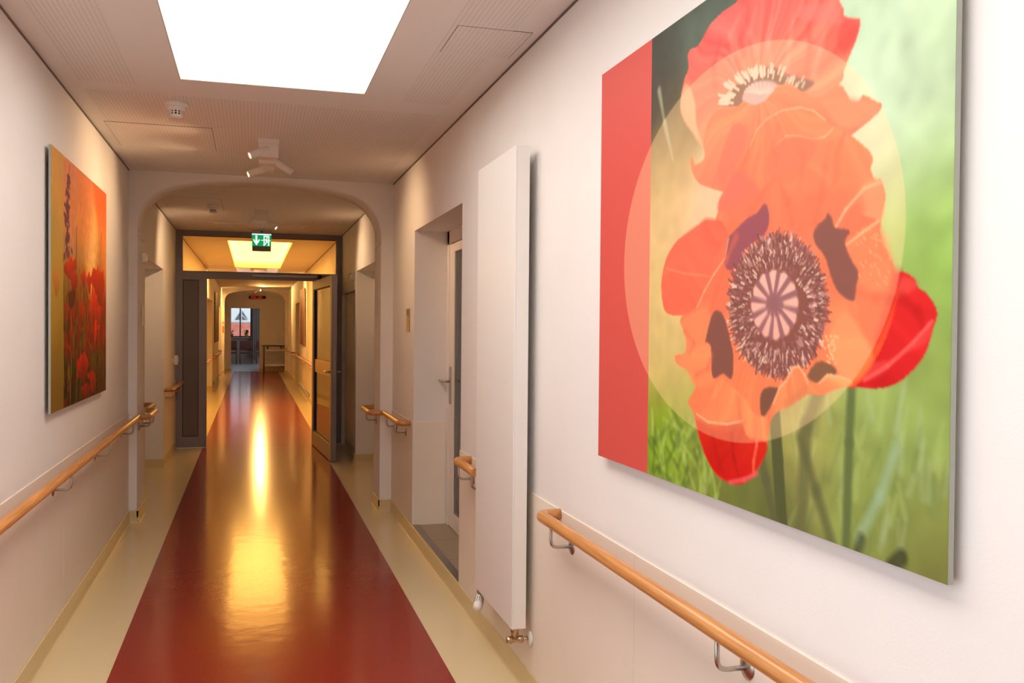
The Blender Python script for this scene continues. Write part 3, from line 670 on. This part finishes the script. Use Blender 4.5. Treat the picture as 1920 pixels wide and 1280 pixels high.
P.fill(zC((420, 150), (520, 80), (640, 30), (600, 160), (520, 260), (420, 330), (360, 300)), (232, 104, 96), 8, .6, None, .05)
P.fill(zC((940, 40), (1080, 20), (1180, 40), (1200, 140), (1060, 120), (960, 110)), (238, 120, 112), 6, .6)
P.fill(zC((1230, 330), (1180, 260), (1220, 130), (1310, 130), (1290, 240)), (216, 62, 60), 6, .5)
P.fill(zC((270, 500), (300, 520), (330, 620), (340, 760), (380, 880), (320, 800), (265, 720), (243, 650), (250, 560)), (250, 176, 132), 5, .8)
P.fill(zC((495, 635), (530, 570), (580, 510), (650, 450), (720, 410), (800, 400), (860, 430), (940, 460), (1050, 490), (975, 555), (900, 560), (830, 560), (800, 640), (580, 640)), (104, 62, 54), 3)
for k in range(60):
    a = PI*(.98-.62*rg.rand()); r0 = .78+.2*rg.rand(); cx, cy = 760, 640
    p0 = (cx+260*r0*math.cos(a), cy-220*r0*math.sin(a)); p1 = (cx+290*(r0+.06)*math.cos(a), cy-250*(r0+.06)*math.sin(a))
    P.stroke(zC(p0, p1), .0035, (214, 200, 178), .003, .9)
for k in range(12): x = 870+rg.rand()*110; y = 470+rg.rand()*60; P.stroke(zC((x, y), (x+12, y-26)), .0035, (206, 190, 170), .004, .8)
P.fill(zC((610, 590), (640, 530), (700, 490), (780, 485), (830, 520), (800, 620), (700, 640), (630, 620)), (186, 150, 154), 3)
for k in range(11):
    a = PI*k/11+.1; P.stroke(zC((720, 560), (720+95*math.cos(a), 560-62*math.sin(a))), .0022, (214, 190, 184), .003, .8)
low = zC((490, 650), (580, 640), (620, 610), (680, 630), (740, 610), (790, 560), (820, 520), (890, 500), (940, 530), (990, 560), (1080, 585), (1190, 510), (1240, 560), (1265, 600), (1310, 605), (1340, 570), (1400, 600), (1452, 640), (1380, 720), (1320, 770), (1270, 810), (1200, 860), (1000, 960), (600, 1160), (500, 1150), (400, 1120), (345, 1090), (310, 1020), (303, 960), (315, 940), (330, 985), (370, 970), (390, 930), (380, 860), (400, 760), (440, 680))
P.fill(low, (236, 102, 64), 1, 1, (230, 76, 62), .05)
P.fill(zC((560, 740), (640, 760), (620, 900), (520, 1080), (470, 1100), (480, 950)), (222, 66, 56), 6, .8)
P.fill(zC((1080, 600), (1240, 580), (1440, 645), (1300, 760), (1180, 740)), (240, 122, 84), 6, .6, None, .03)
top = zC((470, 1260), (480, 1190), (520, 1130), (580, 1020), (640, 920), (660, 860), (700, 770), (760, 710), (850, 660), (960, 640), (1040, 660), (1100, 710), (1150, 750), (1200, 755), (1230, 790), (1290, 830), (1360, 890), (1398, 950), (1385, 1010), (1400, 1060), (1420, 1090), (1440, 1075), (1465, 1130), (1470, 1200), (1450, 1280), (1430, 1400), (1300, 1500), (470, 1500))
P.fill(top, (232, 84, 52), 1, 1, (236, 70, 44), .06)
P.stroke(zC((660, 880), (700, 780), (760, 715), (850, 663), (960, 643), (1040, 663), (1110, 720)), .002, (246, 150, 110), .003, .8)
P.stroke(zC((800, 880), (880, 815), (960, 815), (1040, 835), (1110, 820), (1160, 770)), .002, (246, 150, 116), .003, .8)
P.fill(zC((760, 950), (830, 850), (930, 820), (1060, 840), (1020, 960), (900, 1100), (780, 1060)), (218, 66, 48), 8, .75)
P.fill(zC((480, 1190), (580, 1020), (690, 1100), (740, 1230), (600, 1300), (470, 1260)), (234, 58, 54), 8, .85)
P.fill(zC((1050, 1280), (1160, 1080), (1160, 940), (1215, 800), (1235, 800), (1200, 940), (1190, 1080)), (214, 62, 40), 5, .7)
P.fill(zC((1230, 1280), (1300, 1150), (1370, 1080), (1440, 1080), (1468, 1200), (1440, 1330), (1330, 1400), (1180, 1420)), (244, 116, 76), 4, .85, None, .02)
P.ctr = tuple(P.w([(1455, 570)])[0])
rp = z2((1300, 400), (1322, 395), (1365, 390), (1405, 420), (1415, 450), (1460, 485), (1502, 560), (1480, 640), (1465, 700), (1430, 770), (1345, 855), (1260, 885), (1150, 880), (1060, 850), (1100, 700), (1250, 500))
P.fill(rp, (206, 36, 34), 1, 1, (200, 30, 34), .07)
P.fill(z2((1310, 400), (1400, 420), (1415, 450), (1360, 490), (1300, 510)), (220, 74, 64), 6, .8)
P.fill(z2((1180, 860), (1200, 780), (1330, 750), (1470, 600), (1460, 690), (1360, 740), (1260, 830)), (224, 66, 62), 4, .8)
body = z2((590, 220), (640, 150), (780, 175), (960, 165), (1110, 115), (1200, 150), (1245, 170), (1270, 270), (1310, 340), (1325, 430), (1320, 540), (1260, 720), (1150, 880), (1090, 855), (1050, 890), (1010, 915), (950, 910), (880, 940), (790, 1010), (780, 1060), (760, 1150), (720, 1250), (650, 1275), (600, 1280), (560, 1260), (520, 1200), (490, 1120), (460, 1000), (435, 950), (440, 930), (465, 880), (455, 840), (430, 810), (385, 780), (380, 745), (420, 735), (430, 690), (420, 640), (400, 600), (420, 560), (520, 420), (600, 240))
P.fill(body, (234, 68, 42), 1, 1, (236, 82, 40), .06)
P.fill(z2((610, 120), (760, 60), (1000, 40), (1150, 40), (1180, 160), (980, 260), (780, 260), (660, 240)), (232, 66, 44), 26, .9, None, .02)
P.fill(z2((1140, 470), (1240, 480), (1320, 440), (1320, 540), (1240, 720), (1180, 640)), (230, 70, 42), 10, .8)
P.fill(z2((1050, 620), (1120, 560), (1230, 740), (1150, 860), (1080, 820), (1040, 700)), (246, 124, 70), 8, .8, None, .03, ang=.8)
P.fill(z2((1110, 270), (1240, 180), (1310, 340), (1310, 430), (1170, 470)), (240, 96, 54), 10, .7, None, .03)
P.fill(z2((322, 500), (320, 430), (330, 370), (350, 310), (400, 240), (480, 180), (510, 155), (550, 160), (585, 180), (608, 245), (590, 330), (540, 400), (500, 470), (470, 540), (400, 575), (340, 560)), (236, 44, 36), 1, 1, (226, 52, 36), .06)
P.stroke(z2((340, 372), (420, 395), (520, 405)), .003, (246, 96, 76), .004, .7)
P.fill(z2((520, 430), (600, 240), (640, 300), (600, 560), (540, 560)), (224, 60, 40), 6, .9)
P.fill(z2((400, 600), (500, 540), (530, 580), (510, 680), (430, 740), (425, 680)), (238, 92, 54), 4, .9)
P.fill(z2((385, 770), (430, 740), (520, 700), (540, 840), (470, 880), (430, 810)), (240, 100, 54), 4, .9, None, .03)
B = [(((530, 270), (640, 160), (700, 125), (745, 70), (768, 100), (775, 180), (740, 260), (640, 340), (600, 430), (540, 470), (505, 420)), (92, 10, 50)),
     (((1040, 250), (1060, 200), (1110, 160), (1125, 125), (1150, 150), (1170, 210), (1260, 230), (1230, 300), (1260, 390), (1310, 480), (1300, 560), (1280, 655), (1200, 610), (1150, 520), (1110, 390), (1050, 310)), (66, 14, 26)),
     (((390, 900), (430, 740), (465, 710), (500, 740), (530, 830), (560, 980), (550, 1120), (500, 1090), (435, 1110), (425, 930)), (62, 10, 22)),
     (((1000, 1100), (1060, 1020), (1140, 1030), (1180, 1080), (1120, 1145), (1030, 1135)), (60, 22, 12))]
for b_, c_ in B: P.fill(zA(*b_), c_, 2)
cx, cy, rx_, ry_ = 828, 680, 290, 420
P.fill(zA(*[(cx+rx_*math.cos(a), cy+ry_*math.sin(a)) for a in np.linspace(0, 2*PI, 40)[:-1]]), (58, 6, 20), 8, .95)
for k in range(1300):
    a = rg.rand()*2*PI; r0 = .52+.5*rg.rand()**.8; r1 = r0+.03+.07*rg.rand(); j = rg.randn()*.018
    c_ = [(206, 168, 164), (150, 96, 108), (92, 30, 50), (52, 4, 24), (78, 14, 34), (40, 2, 18)][k % 6]
    P.stroke(zA((cx+rx_*r0*math.cos(a), cy+ry_*r0*math.sin(a)), (cx+rx_*r1*math.cos(a+j), cy+ry_*r1*math.sin(a+j))), .0016+.0016*rg.rand(), c_, .0012, .9)
cx, cy, rx_, ry_ = 808, 675, 138, 203
P.fill(zA(*[(cx+rx_*(1+.03*math.cos(12*a))*math.cos(a), cy+ry_*(1+.03*math.cos(12*a))*math.sin(a)) for a in np.linspace(0, 2*PI, 60)[:-1]]), (206, 128, 138), 1, 1, (176, 92, 104))
for k in range(12):
    a = 2*PI*k/12+.18; P.stroke(zA((cx-8, cy-15), (cx+rx_*.97*math.cos(a), cy+ry_*.97*math.sin(a))), .006, (86, 34, 66), .004, .95, .0085)
    a += PI/12; P.stroke(zA((cx+rx_*.45*math.cos(a), cy+ry_*.45*math.sin(a)), (cx+rx_*.9*math.cos(a), cy+ry_*.9*math.sin(a))), .006, (226, 168, 166), .008, .7, .012)
lip = zB((285, 455), (330, 400), (380, 280), (430, 310), (500, 370), (540, 440), (600, 465), (640, 400), (670, 320), (700, 290), (735, 225), (760, 220), (790, 260), (805, 300), (860, 300), (900, 260), (960, 270), (1010, 290), (1020, 310), (950, 330), (880, 355), (820, 350), (780, 370), (720, 410), (660, 440), (630, 480), (610, 600), (580, 690), (540, 740), (500, 780), (430, 780), (370, 740), (330, 680), (290, 580), (265, 490))
P.fill(zB((578, 450), (580, 350), (620, 320), (665, 330), (640, 390), (600, 460)), (48, 10, 10), 2)
P.fill(lip, (242, 104, 52), 1, 1, (236, 84, 46), .07)
P.fill(zB((265, 470), (330, 500), (380, 505), (450, 495), (490, 500), (520, 560), (610, 590), (575, 700), (500, 780), (430, 780), (370, 740), (330, 680), (290, 580)), (206, 42, 26), 3, .95, (196, 22, 22), .04)
P.stroke(zB((545, 740), (545, 680), (560, 600), (565, 500)), .006, (236, 96, 70), .006, .8)
P.stroke(zB((430, 778), (500, 765), (560, 735)), .006, (232, 92, 92), .006, .8)
P.stroke(zB((795, 320), (760, 360), (700, 400)), .01, (190, 80, 40), .012, .7)
def rim(z, pts, w=.0025, c=(248, 160, 122), al=.75, so=.004): P.stroke(z(*pts), w, c, so, al)
def fold(z, pts, w=.008, c=(196, 44, 28), al=.5, so=.014): P.stroke(z(*pts), w, c, so, al, w*.4)
rim(z2, ((400, 240), (480, 182), (512, 158), (552, 163))); rim(z2, ((608, 245), (592, 330), (545, 398), (505, 468), (472, 540)))
fold(z2, ((640, 240), (600, 330), (560, 460), (530, 560)), .012); fold(z2, ((700, 130), (760, 40), (800, 0)), .010); fold(z2, ((880, 180), (860, 90), (830, 30)), .012); fold(z2, ((980, 180), (1000, 80), (1010, 0)), .010)
rim(z2, ((1070, 190), (1110, 120), (1190, 30), (1265, 0)), .004, (250, 150, 110)); rim(z2, ((1115, 270), (1180, 220), (1250, 170)), .003, (250, 160, 118))
fold(z2, ((1170, 470), (1240, 500), (1320, 500)), .012); fold(z2, ((1130, 540), (1190, 640), (1240, 740)), .010, (214, 66, 36))
for k in range(40): x = 1150+rg.rand()*150; y = 200+rg.rand()*240; P.stroke(z2((x, y), (x+6, y+8)), .002, (250, 150, 108), .003, .5)
for k in range(26): x = 1040+rg.randn()*14; y = 660+rg.rand()*130; P.stroke(z2((x, y), (x+3, y+2)), .0025, (252, 176, 120), .002, .8)
fold(z2, ((1330, 400), (1300, 520), (1240, 680)), .014, (176, 22, 24)); fold(z2, ((1350, 500), (1420, 560), (1440, 620)), .012, (176, 20, 22)); rim(z2, ((1190, 850), (1290, 790), (1400, 690), (1480, 600)), .004, (236, 96, 88))
fold(z2, ((420, 640), (460, 690), (440, 740)), .008); fold(z2, ((470, 830), (520, 800), (540, 740)), .010); fold(z2, ((470, 1000), (520, 1040), (600, 1050), (680, 1030)), .010, (206, 62, 34)); rim(z2, ((470, 995), (520, 1030), (600, 1040), (670, 1025)), .003, (252, 170, 126))
fold(zB, ((380, 300), (370, 400), (375, 490)), .008, (222, 80, 40)); fold(zB, ((470, 380), (480, 460), (500, 520)), .010, (206, 62, 34)); fold(zB, ((440, 560), (450, 660), (470, 740)), .008, (160, 16, 20)); fold(zB, ((350, 560), (370, 660), (400, 730)), .010, (176, 20, 20))
rim(zB, ((640, 400), (670, 322), (702, 292), (735, 228), (762, 222), (790, 262), (806, 302)), .003); rim(zB, ((860, 302), (900, 264), (960, 272), (1010, 292)), .003)
for a_ in (((700, 300), (660, 190), (690, 60)), ((560, 330), (540, 210), (600, 90)), ((880, 420), (900, 250), (920, 90)), ((780, 390), (770, 240), (790, 120)), ((1040, 440), (1080, 300), (1110, 160))): P.stroke(zC(*a_), .010, (246, 150, 136), .02, .4, .004)
for a_ in (((1000, 420), (1020, 280), (1010, 150)), ((450, 520), (440, 400), (480, 250)), ((620, 320), (600, 240), (640, 120))): P.stroke(zC(*a_), .012, (206, 66, 62), .02, .4, .004)
for a_ in (((820, 960), (800, 880), (830, 760)), ((960, 1120), (980, 960), (960, 860)), ((1100, 1150), (1110, 1000), (1140, 860)), ((660, 1150), (680, 1020), (720, 900))): P.stroke(zC(*a_), .010, (204, 56, 40), .02, .45, .004)
yv = P.w([(1218, 400)])[0][0]
strip = P.gy > yv-.004
P.img[strip] = srgb((208, 84, 76))
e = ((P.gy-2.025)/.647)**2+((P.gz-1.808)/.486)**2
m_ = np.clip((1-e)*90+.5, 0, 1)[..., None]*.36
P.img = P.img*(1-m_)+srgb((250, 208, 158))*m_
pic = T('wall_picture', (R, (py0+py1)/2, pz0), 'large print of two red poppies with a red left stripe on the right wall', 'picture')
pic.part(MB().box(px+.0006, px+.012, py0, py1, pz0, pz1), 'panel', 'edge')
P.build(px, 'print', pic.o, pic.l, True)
q = MB()
for y in (py0+.2, py1-.2):
    for z in (pz1-.25, pz0+.2): pic.part(MB().box(px+.012, R, y-.03, y+.03, z, z+.05), 'spacer', 'alu')

# meadow picture on the left wall
qx, qy0, qy1, qz0, qz1 = -.93, 4.755, 6.445, 1.17, 2.466
Q = Print(qy0, qy1, qz0, qz1, 300, 260, [[0.0005704597455130641, 3.299181411331242e-05, -3.866069547118778], [0.0033447711556157697, 0.0020621192787092205, -2.843288329166472], [0.002101838313687454, 9.990886257943492e-06, -1.0]])
zD, zE = zo(80, 260, 4.923), zo(80, 480, 4.129)
Q.rbf([(130, 310, (222, 130, 84)), (150, 330, (226, 124, 66)), (190, 370, (220, 96, 42)), (195, 420, (222, 106, 48)), (130, 400, (224, 132, 80)), (160, 420, (226, 128, 66)), (150, 450, (230, 140, 74)), (165, 470, (246, 182, 110)), (175, 480, (250, 190, 112)), (192, 470, (228, 132, 64)), (125, 470, (214, 140, 96)),
       (120, 500, (140, 110, 60)), (150, 498, (150, 112, 56)), (185, 505, (160, 104, 50)), (120, 560, (120, 90, 46)), (150, 560, (150, 84, 44)), (185, 560, (176, 84, 42)), (125, 640, (70, 50, 26)), (150, 640, (90, 66, 30)), (180, 660, (120, 80, 36)), (190, 700, (96, 66, 30)), (125, 720, (50, 32, 18)), (150, 720, (60, 48, 22)), (180, 740, (56, 36, 18))], .11)
Q.grain(.02, 20)
rg = np.random.RandomState(9)
for k in range(260):
    x = 117+rg.rand()*80; y = 560+rg.rand()*210; c = [(92, 104, 40), (60, 58, 24), (130, 128, 54), (44, 34, 18), (150, 70, 36)][k % 5]
    Q.stroke([(x, y), (x+rg.randn()*2, y-20-rg.rand()*40)], .004+.005*rg.rand(), c, .004, .6)
def tul(x, y, w, h, col, al=1, lean=0, soft=1):
    J = lambda a: a*(1+.34*rg.randn()*.6)
    out = [(-.12, .5), (-.34, .30), (-.40, .05), (-.5, -.16), (-.36, -.36), (-.26, -.30), (-.12, -.52), (.02, -.40), (.14, -.5), (.28, -.34), (.42, -.40), (.46, -.12), (.36, .1), (.34, .28), (.12, .48)]
    Q.fill([(x+J(a)*w+lean, y+J(b)*h) for a, b in out], col, soft, al, tuple(int(v*.6) for v in col), .07, False)
    if soft == 1:
        for a in (-.22, .06, .3): Q.stroke([(x+a*w*.4, y+h*.4), (x+a*w, y-h*.28)], .006, tuple(int(v*(.68 if a > -.1 else 1.1)) if v < 230 else 240 for v in col), .010, .5, .003)
for x, y, w, h in ((122, 590, 10, 60), (135, 600, 12, 80), (150, 590, 10, 60), (165, 610, 14, 80), (190, 590, 14, 80), (130, 640, 12, 60), (160, 650, 14, 70), (193, 640, 8, 70), (172, 620, 12, 70), (141, 650, 12, 60), (121, 640, 8, 50)): tul(x, y, w, h, (190, 44, 26), .75, 0, 5)
for a in (((205, 100), 90, 190, (216, 34, 18)), ((235, 200), 60, 150, (202, 38, 28)), ((215, 320), 70, 150, (120, 34, 30)), ((310, 180), 46, 140, (222, 46, 20)), ((352, 210), 34, 160, (224, 48, 22)), ((430, 240), 90, 300, (222, 56, 28)), ((385, 420), 70, 300, (218, 58, 30)), ((425, 470), 90, 200, (206, 50, 28)), ((408, 610), 56, 230, (220, 50, 28)), ((310, 480), 44, 180, (200, 44, 24)), ((345, 630), 50, 150, (150, 34, 30)), ((258, 640), 36, 160, (140, 34, 26)), ((195, 755), 66, 190, (176, 34, 36)), ((468, 640), 30, 140, (190, 44, 28))):
    (x, y), w, h, c = a; p = zE((x, y))[0]; tul(p[0], p[1], w/4.129, h/4.129, c)
for x0, y0_, x1, y1_ in ((205, 1150, 225, 480), (180, 1160, 195, 830), (250, 1130, 262, 800), (290, 1080, 285, 640), (225, 780, 240, 560), (345, 560, 340, 330), (400, 1050, 410, 720), (310, 700, 322, 400), (160, 1180, 150, 600)):
    Q.stroke(zE((x0, y0_), (x1, y1_)), .009, (116, 128, 46), .005, .85)
for x, y, w, h, c in ((305, 860, 100, 260, (216, 28, 16)), (375, 950, 60, 170, (222, 36, 16)), (335, 1040, 66, 120, (196, 34, 22)), (170, 1135, 44, 80, (160, 30, 34))):
    p = zE((x, y))[0]; tul(p[0], p[1], w/4.129, h/4.129, c)
for k in range(70):                                     # the purple flower spike
    v = rg.rand(); y = 330+v*780; x = 215+rg.randn()*(6+22*v*.7)+(10 if y < 480 else 0)
    Q.stroke(zD((x, y), (x+rg.randn()*8, y+14+rg.rand()*26)), .008+.008*rg.rand(), (92+int(rg.rand()*20), 40, 60), .005, .85)
Q.stroke(zD((238, 240), (228, 480), (222, 760), (212, 1080)), .006, (96, 56, 50), .004, .9)
Q.stroke(zD((306, 820), (300, 1000), (300, 1240)), .010, (120, 66, 46), .008, .8)
Q.stroke(zD((535, 880), (530, 1040), (520, 1200)), .016, (180, 84, 46), .012, .6)
yv = 5.052
strip = (Q.gy < yv)[..., None]
low_ = np.clip((1.98-Q.gz)/.1, 0, 1)[..., None]
for k in range(240):
    x = 117+rg.rand()*80; y = 600+rg.rand()*170; c = [(44, 40, 16), (30, 18, 10), (124, 132, 50), (70, 76, 28), (90, 20, 16)][k % 5]
    Q.stroke([(x, y), (x+rg.randn()*1.5, y-14-rg.rand()*34)], .003+.005*rg.rand(), c, .004, .55)
for k in range(60):
    x = 117+rg.rand()*80; y = 560+rg.rand()*190; Q.stroke([(x, y), (x+rg.randn()*2.5, y-9-rg.rand()*12)], .006+.006*rg.rand(), [(232, 62, 34), (150, 20, 16), (206, 36, 20)][k % 3], .008, .6, .002)
cn = np.clip((Q.img-.42)*1.25+.36, 0, 1); Q.img = Q.img*(1-low_)+cn*low_
Q.img = np.where(strip, Q.img*.42+srgb((214, 168, 62))*.55, Q.img)
Q.stroke(np.array([(yv, 1.17), (yv, 1.95)]), .004, (110, 140, 40), .003, .8)
for x, y, w, h in ((100, 200, 70, 200),):
    p = zE((x, y))[0]; tul(p[0], p[1], w/4.129, h/4.129, (214, 116, 44), .8, 0, 4)
pic = T('wall_picture', (L, (qy0+qy1)/2, qz0), 'print of a red poppy meadow under an orange sky on the left wall', 'picture')
pic.part(MB().box(qx-.012, qx-.0006, qy0, qy1, qz0, qz1), 'panel', 'edge')
Q.build(qx, 'print', pic.o, pic.l, False)
q = MB()
for y in (qy0+.2, qy1-.2):
    for z in (qz1-.25, qz0+.2): pic.part(MB().box(L, qx-.012, y-.03, y+.03, z, z+.05), 'spacer', 'alu')
# the two pictures far down the corridor, seen almost edge on
for x, s, a, b, nm in ((L, 1, 24.8, 27.2, 'left'), (R, -1, 21.0, 22.85, 'right')):
    pic = T('wall_picture', (x, (a+b)/2, 1.17), 'brown picture on the far %s wall beyond the fire door' % nm, 'picture', 'far corridor pictures')
    pic.part(MB().box(x+s*.02, x+s*.032, a, b, 1.17, 2.5), 'panel', 'edge'); pic.part(MB().box(x+s*.032, x+s*.034, a+.002, b-.002, 1.172, 2.498), 'print', 'canvasb')
    for y in (a+.2, b-.3): pic.part(MB().box(x, x+s*.02, y, y+.1, 2.2, 2.25), 'spacer', 'alu')

# ---------------------------------------------------------------- far end: clock, trolley, waiting room
t = T('led_display', (.17, YE, 2.64), 'black display with red luminous characters above the waiting room opening', 'display')
pb = t.part(MB().box(-.117, .458, YE-.06, YE, 2.593, 2.685, .004), 'housing', 'black')
red = mat('red_led', (160, 10, 12), .5, emit=(226, 14, 16), estr=1.0)
for x0, n in ((-.045, 5), (.205, 4)):
    for k in range(n):
        x = x0+k*.036; q = MB()
        for (dx0, dx1, dz0, dz1) in ((0, .026, .062, .07), (0, .026, .034, .041), (0, .026, .008, .016), (0, .007, .036, .068), (.019, .026, .01, .04)): q.box(x+dx0, x+dx1, YE-.063, YE-.06, 2.6+dz0, 2.6+dz1)
        t.part(q, 'led_character', red, pb)

t = T('serving_trolley', (.77, 32.75, 0), 'two-tier serving trolley standing against the end wall', 'trolley')
tx0, tx1, ty0, ty1 = .40, 1.12, 32.5, 32.98
for x in (tx0, tx1):
    for y in (ty0, ty1): t.part(MB().tube([(x, y, .09), (x, y, .92)], .027, 10), 'post', 'greyd')
for z in (.22, .74):
    sh = t.part(MB().box(tx0, tx1, ty0, ty1, z, z+.06, .005), 'shelf', 'white')
t.part(MB().tube([(tx0-.05, ty0, .92), (tx1+.05, ty0, .92)], .018, 10).tube([(tx0-.05, ty1, .92), (tx1+.05, ty1, .92)], .018, 10).tube([(tx0-.05, ty0, .92), (tx0-.05, ty1, .92)], .018, 10).tube([(tx1+.05, ty0, .92), (tx1+.05, ty1, .92)], .018, 10), 'top_rail', 'chair')
for x in (tx0+.12, tx1-.14): t.part(MB().lathe([(.02, 0), (.03, .03), (.03, .09), (.02, .1)], (x, ty0-.01, .81), n=10), 'hanging_cup', 'potd')
for x in (tx0, tx1):
    for y in (ty0, ty1): t.part(MB().lathe([(.012, -.014), (.045, -.012), (.045, .012), (.012, .014)], (x, y, .046), RY(PI/2), 14).box(x-.022, x+.022, y-.012, y+.012, .06, .1), 'castor', 'rub')

def chair(x, y, label):
    t = T('visitor_chair', (x, y, 0), label, 'chair', 'waiting room chairs')
    t.part(MB().box(x-.25, x+.25, y-.24, y+.26, .44, .5, .02), 'seat', 'brownup')
    t.part(MB().box(x-.25, x+.25, y+.22, y+.27, .58, .98, .015), 'backrest', 'brownup')
    for a in (-.24, .24):
        t.part(MB().tube([(x+a, y-.22, 0), (x+a, y-.22, .66)], .017, 8), 'leg', 'chair')
        t.part(MB().tube([(x+a, y+.3, 0), (x+a, y+.25, .45), (x+a, y+.26, .98)], .017, 8), 'leg', 'chair')
        t.part(MB().box(x+a-.025, x+a+.025, y-.25, y+.26, .65, .68, .006), 'armrest', 'chair')
chair(-.88, 39.9, 'leftmost dark red chair in the waiting room'); chair(-.25, 39.9, 'middle dark red chair in the waiting room below the plant'); chair(.42, 39.9, 'rightmost dark red chair in the waiting room')
# window of the waiting room
t = T('window_1', ((WX0+WX1)/2, YR, WZ0), 'waiting room window with a dark centre bar', 'window', kind='structure')
q = MB().box(WX0, WX0+.05, YR+.08, YR+.14, WZ0, WZ1).box(WX1-.05, WX1, YR+.08, YR+.14, WZ0, WZ1).box(WX0, WX1, YR+.08, YR+.14, WZ0, WZ0+.05).box(WX0, WX1, YR+.08, YR+.14, WZ1-.05, WZ1).box(-.54, -.48, YR+.08, YR+.14, WZ0, WZ1)
t.part(q, 'window_frame', 'greyd')
for a, b in ((WX0+.05, -.54), (-.48, WX1-.05)): t.part(MB().box(a, b, YR+.105, YR+.111, WZ0+.05, WZ1-.05), 'pane', 'glass')
t.part(MB().box(WX0-.1, WX1+.1, YR-.22, YR+.08, WZ0-.04, WZ0, .004), 'window_sill', 'room')
q = MB()
for i in range(24):
    xa, xb = .0+i*.018, .0+(i+1)*.018; ya, yb = YR-.3+.03*math.sin(i*1.4), YR-.3+.03*math.sin((i+1)*1.4)
    q.prism([(xa, ya, .25), (xb, yb, .25), (xb, yb+.004, .25), (xa, ya+.004, .25)], (0, 0, 2.5))
tag(q.build('drape', 'drape'), 'grey drape hanging at the right of the waiting room window', 'curtain')
def plant(x, y, z, pot, label, n, sp, seed):
    rr = random.Random(seed); t = T('potted_plant', (x, y, z), label, 'plant')
    t.part(MB().lathe([(.05, 0), (.075, .1), (.08, .13), (.07, .13), (.06, .11)], (x, y, z), n=16), 'pot', pot)
    for k in range(n):
        a = rr.random()*2*PI; r = sp*(.4+.6*rr.random()); h = .13+.22*rr.random(); p0 = Vector((x, y, z+.1)); p1 = Vector((x+r*math.cos(a)*.5, y+r*math.sin(a)*.3, z+h)); p2 = Vector((x+r*math.cos(a), y+r*math.sin(a)*.5, z+h*.75))
        w = Vector((-math.sin(a), math.cos(a), .3)).normalized()*.028
        q = MB(); vs = [q.b.verts.new(p) for p in (p0, p1-w, p2, p1+w)]; q.b.faces.new(vs)
        bmesh.ops.solidify(q.b, geom=q.b.faces[:], thickness=.003); t.part(q, 'leaf', 'leaf')
plant(-.24, YR-.12, WZ0, 'pot', 'green leafy plant in a yellow pot on the waiting room sill', 26, .2, 1)
plant(-.88, YR-.12, WZ0, 'potd', 'dark potted plant at the left of the waiting room sill', 14, .14, 2)
# neighbouring house seen through that window
t = T('neighbour_house', (-.6, 52, -1), 'white gabled house with red tiled roof outside the waiting room window', 'house')
hw = t.part(MB().box(-6, 5, 53.2, 53.5, -3, 6), 'gable_wall', 'housew')
t.part(MB().box(-6, 5, 53.05, 53.2, 1.72, 1.84), 'gutter', 'alu')
n = 7
for i in range(n):
    z = .2+i*.215; y = 50.9+i*.3
    t.part(MB().prism([(-4, y, z), (-4, y+.36, z+.258), (-4, y+.36, z+.3), (-4, y, z+.05)], (8, 0, 0)), 'tile_course', 'rooft')
for tri in ([(-.95, 1.97), (-.62, 1.97), (-.62, 2.5)], [(-.56, 2.5), (-.56, 2.28), (-.22, 1.97)], [(-.56, 2.2), (-.56, 1.97), (-.3, 1.97)]):
    w_ = t.part(MB().prism([(x, 53.2, z) for x, z in tri], (0, -.03, 0)), 'triangular_pane', 'slate', hw)
struct(MB().box(-30, 30, 41.8, 80, -3.2, -3).build('ground', 'greyfloor'), 'ground outside the waiting room', 'ground')

# unseen side window, added to bring daylight to the near end
t = T('added_window', (L-.2, .4, .3), 'wide unseen window added in the left wall near the camera', 'window', kind='structure')
q = MB(); a = L-.2
q.box(a, a+.06, -1.8, -1.73, .3, 2.7).box(a, a+.06, 2.53, 2.6, .3, 2.7).box(a, a+.06, -1.73, 2.53, .3, .37).box(a, a+.06, -1.73, 2.53, 2.63, 2.7)
for y in (-.35, 1.09): q.box(a, a+.06, y, y+.06, .37, 2.63)
t.part(q, 'window_frame', 'white')
for y0, y1 in ((-1.73, -.35), (-.29, 1.09), (1.15, 2.53)): t.part(MB().box(a+.027, a+.033, y0, y1, .37, 2.63), 'pane', 'glass')
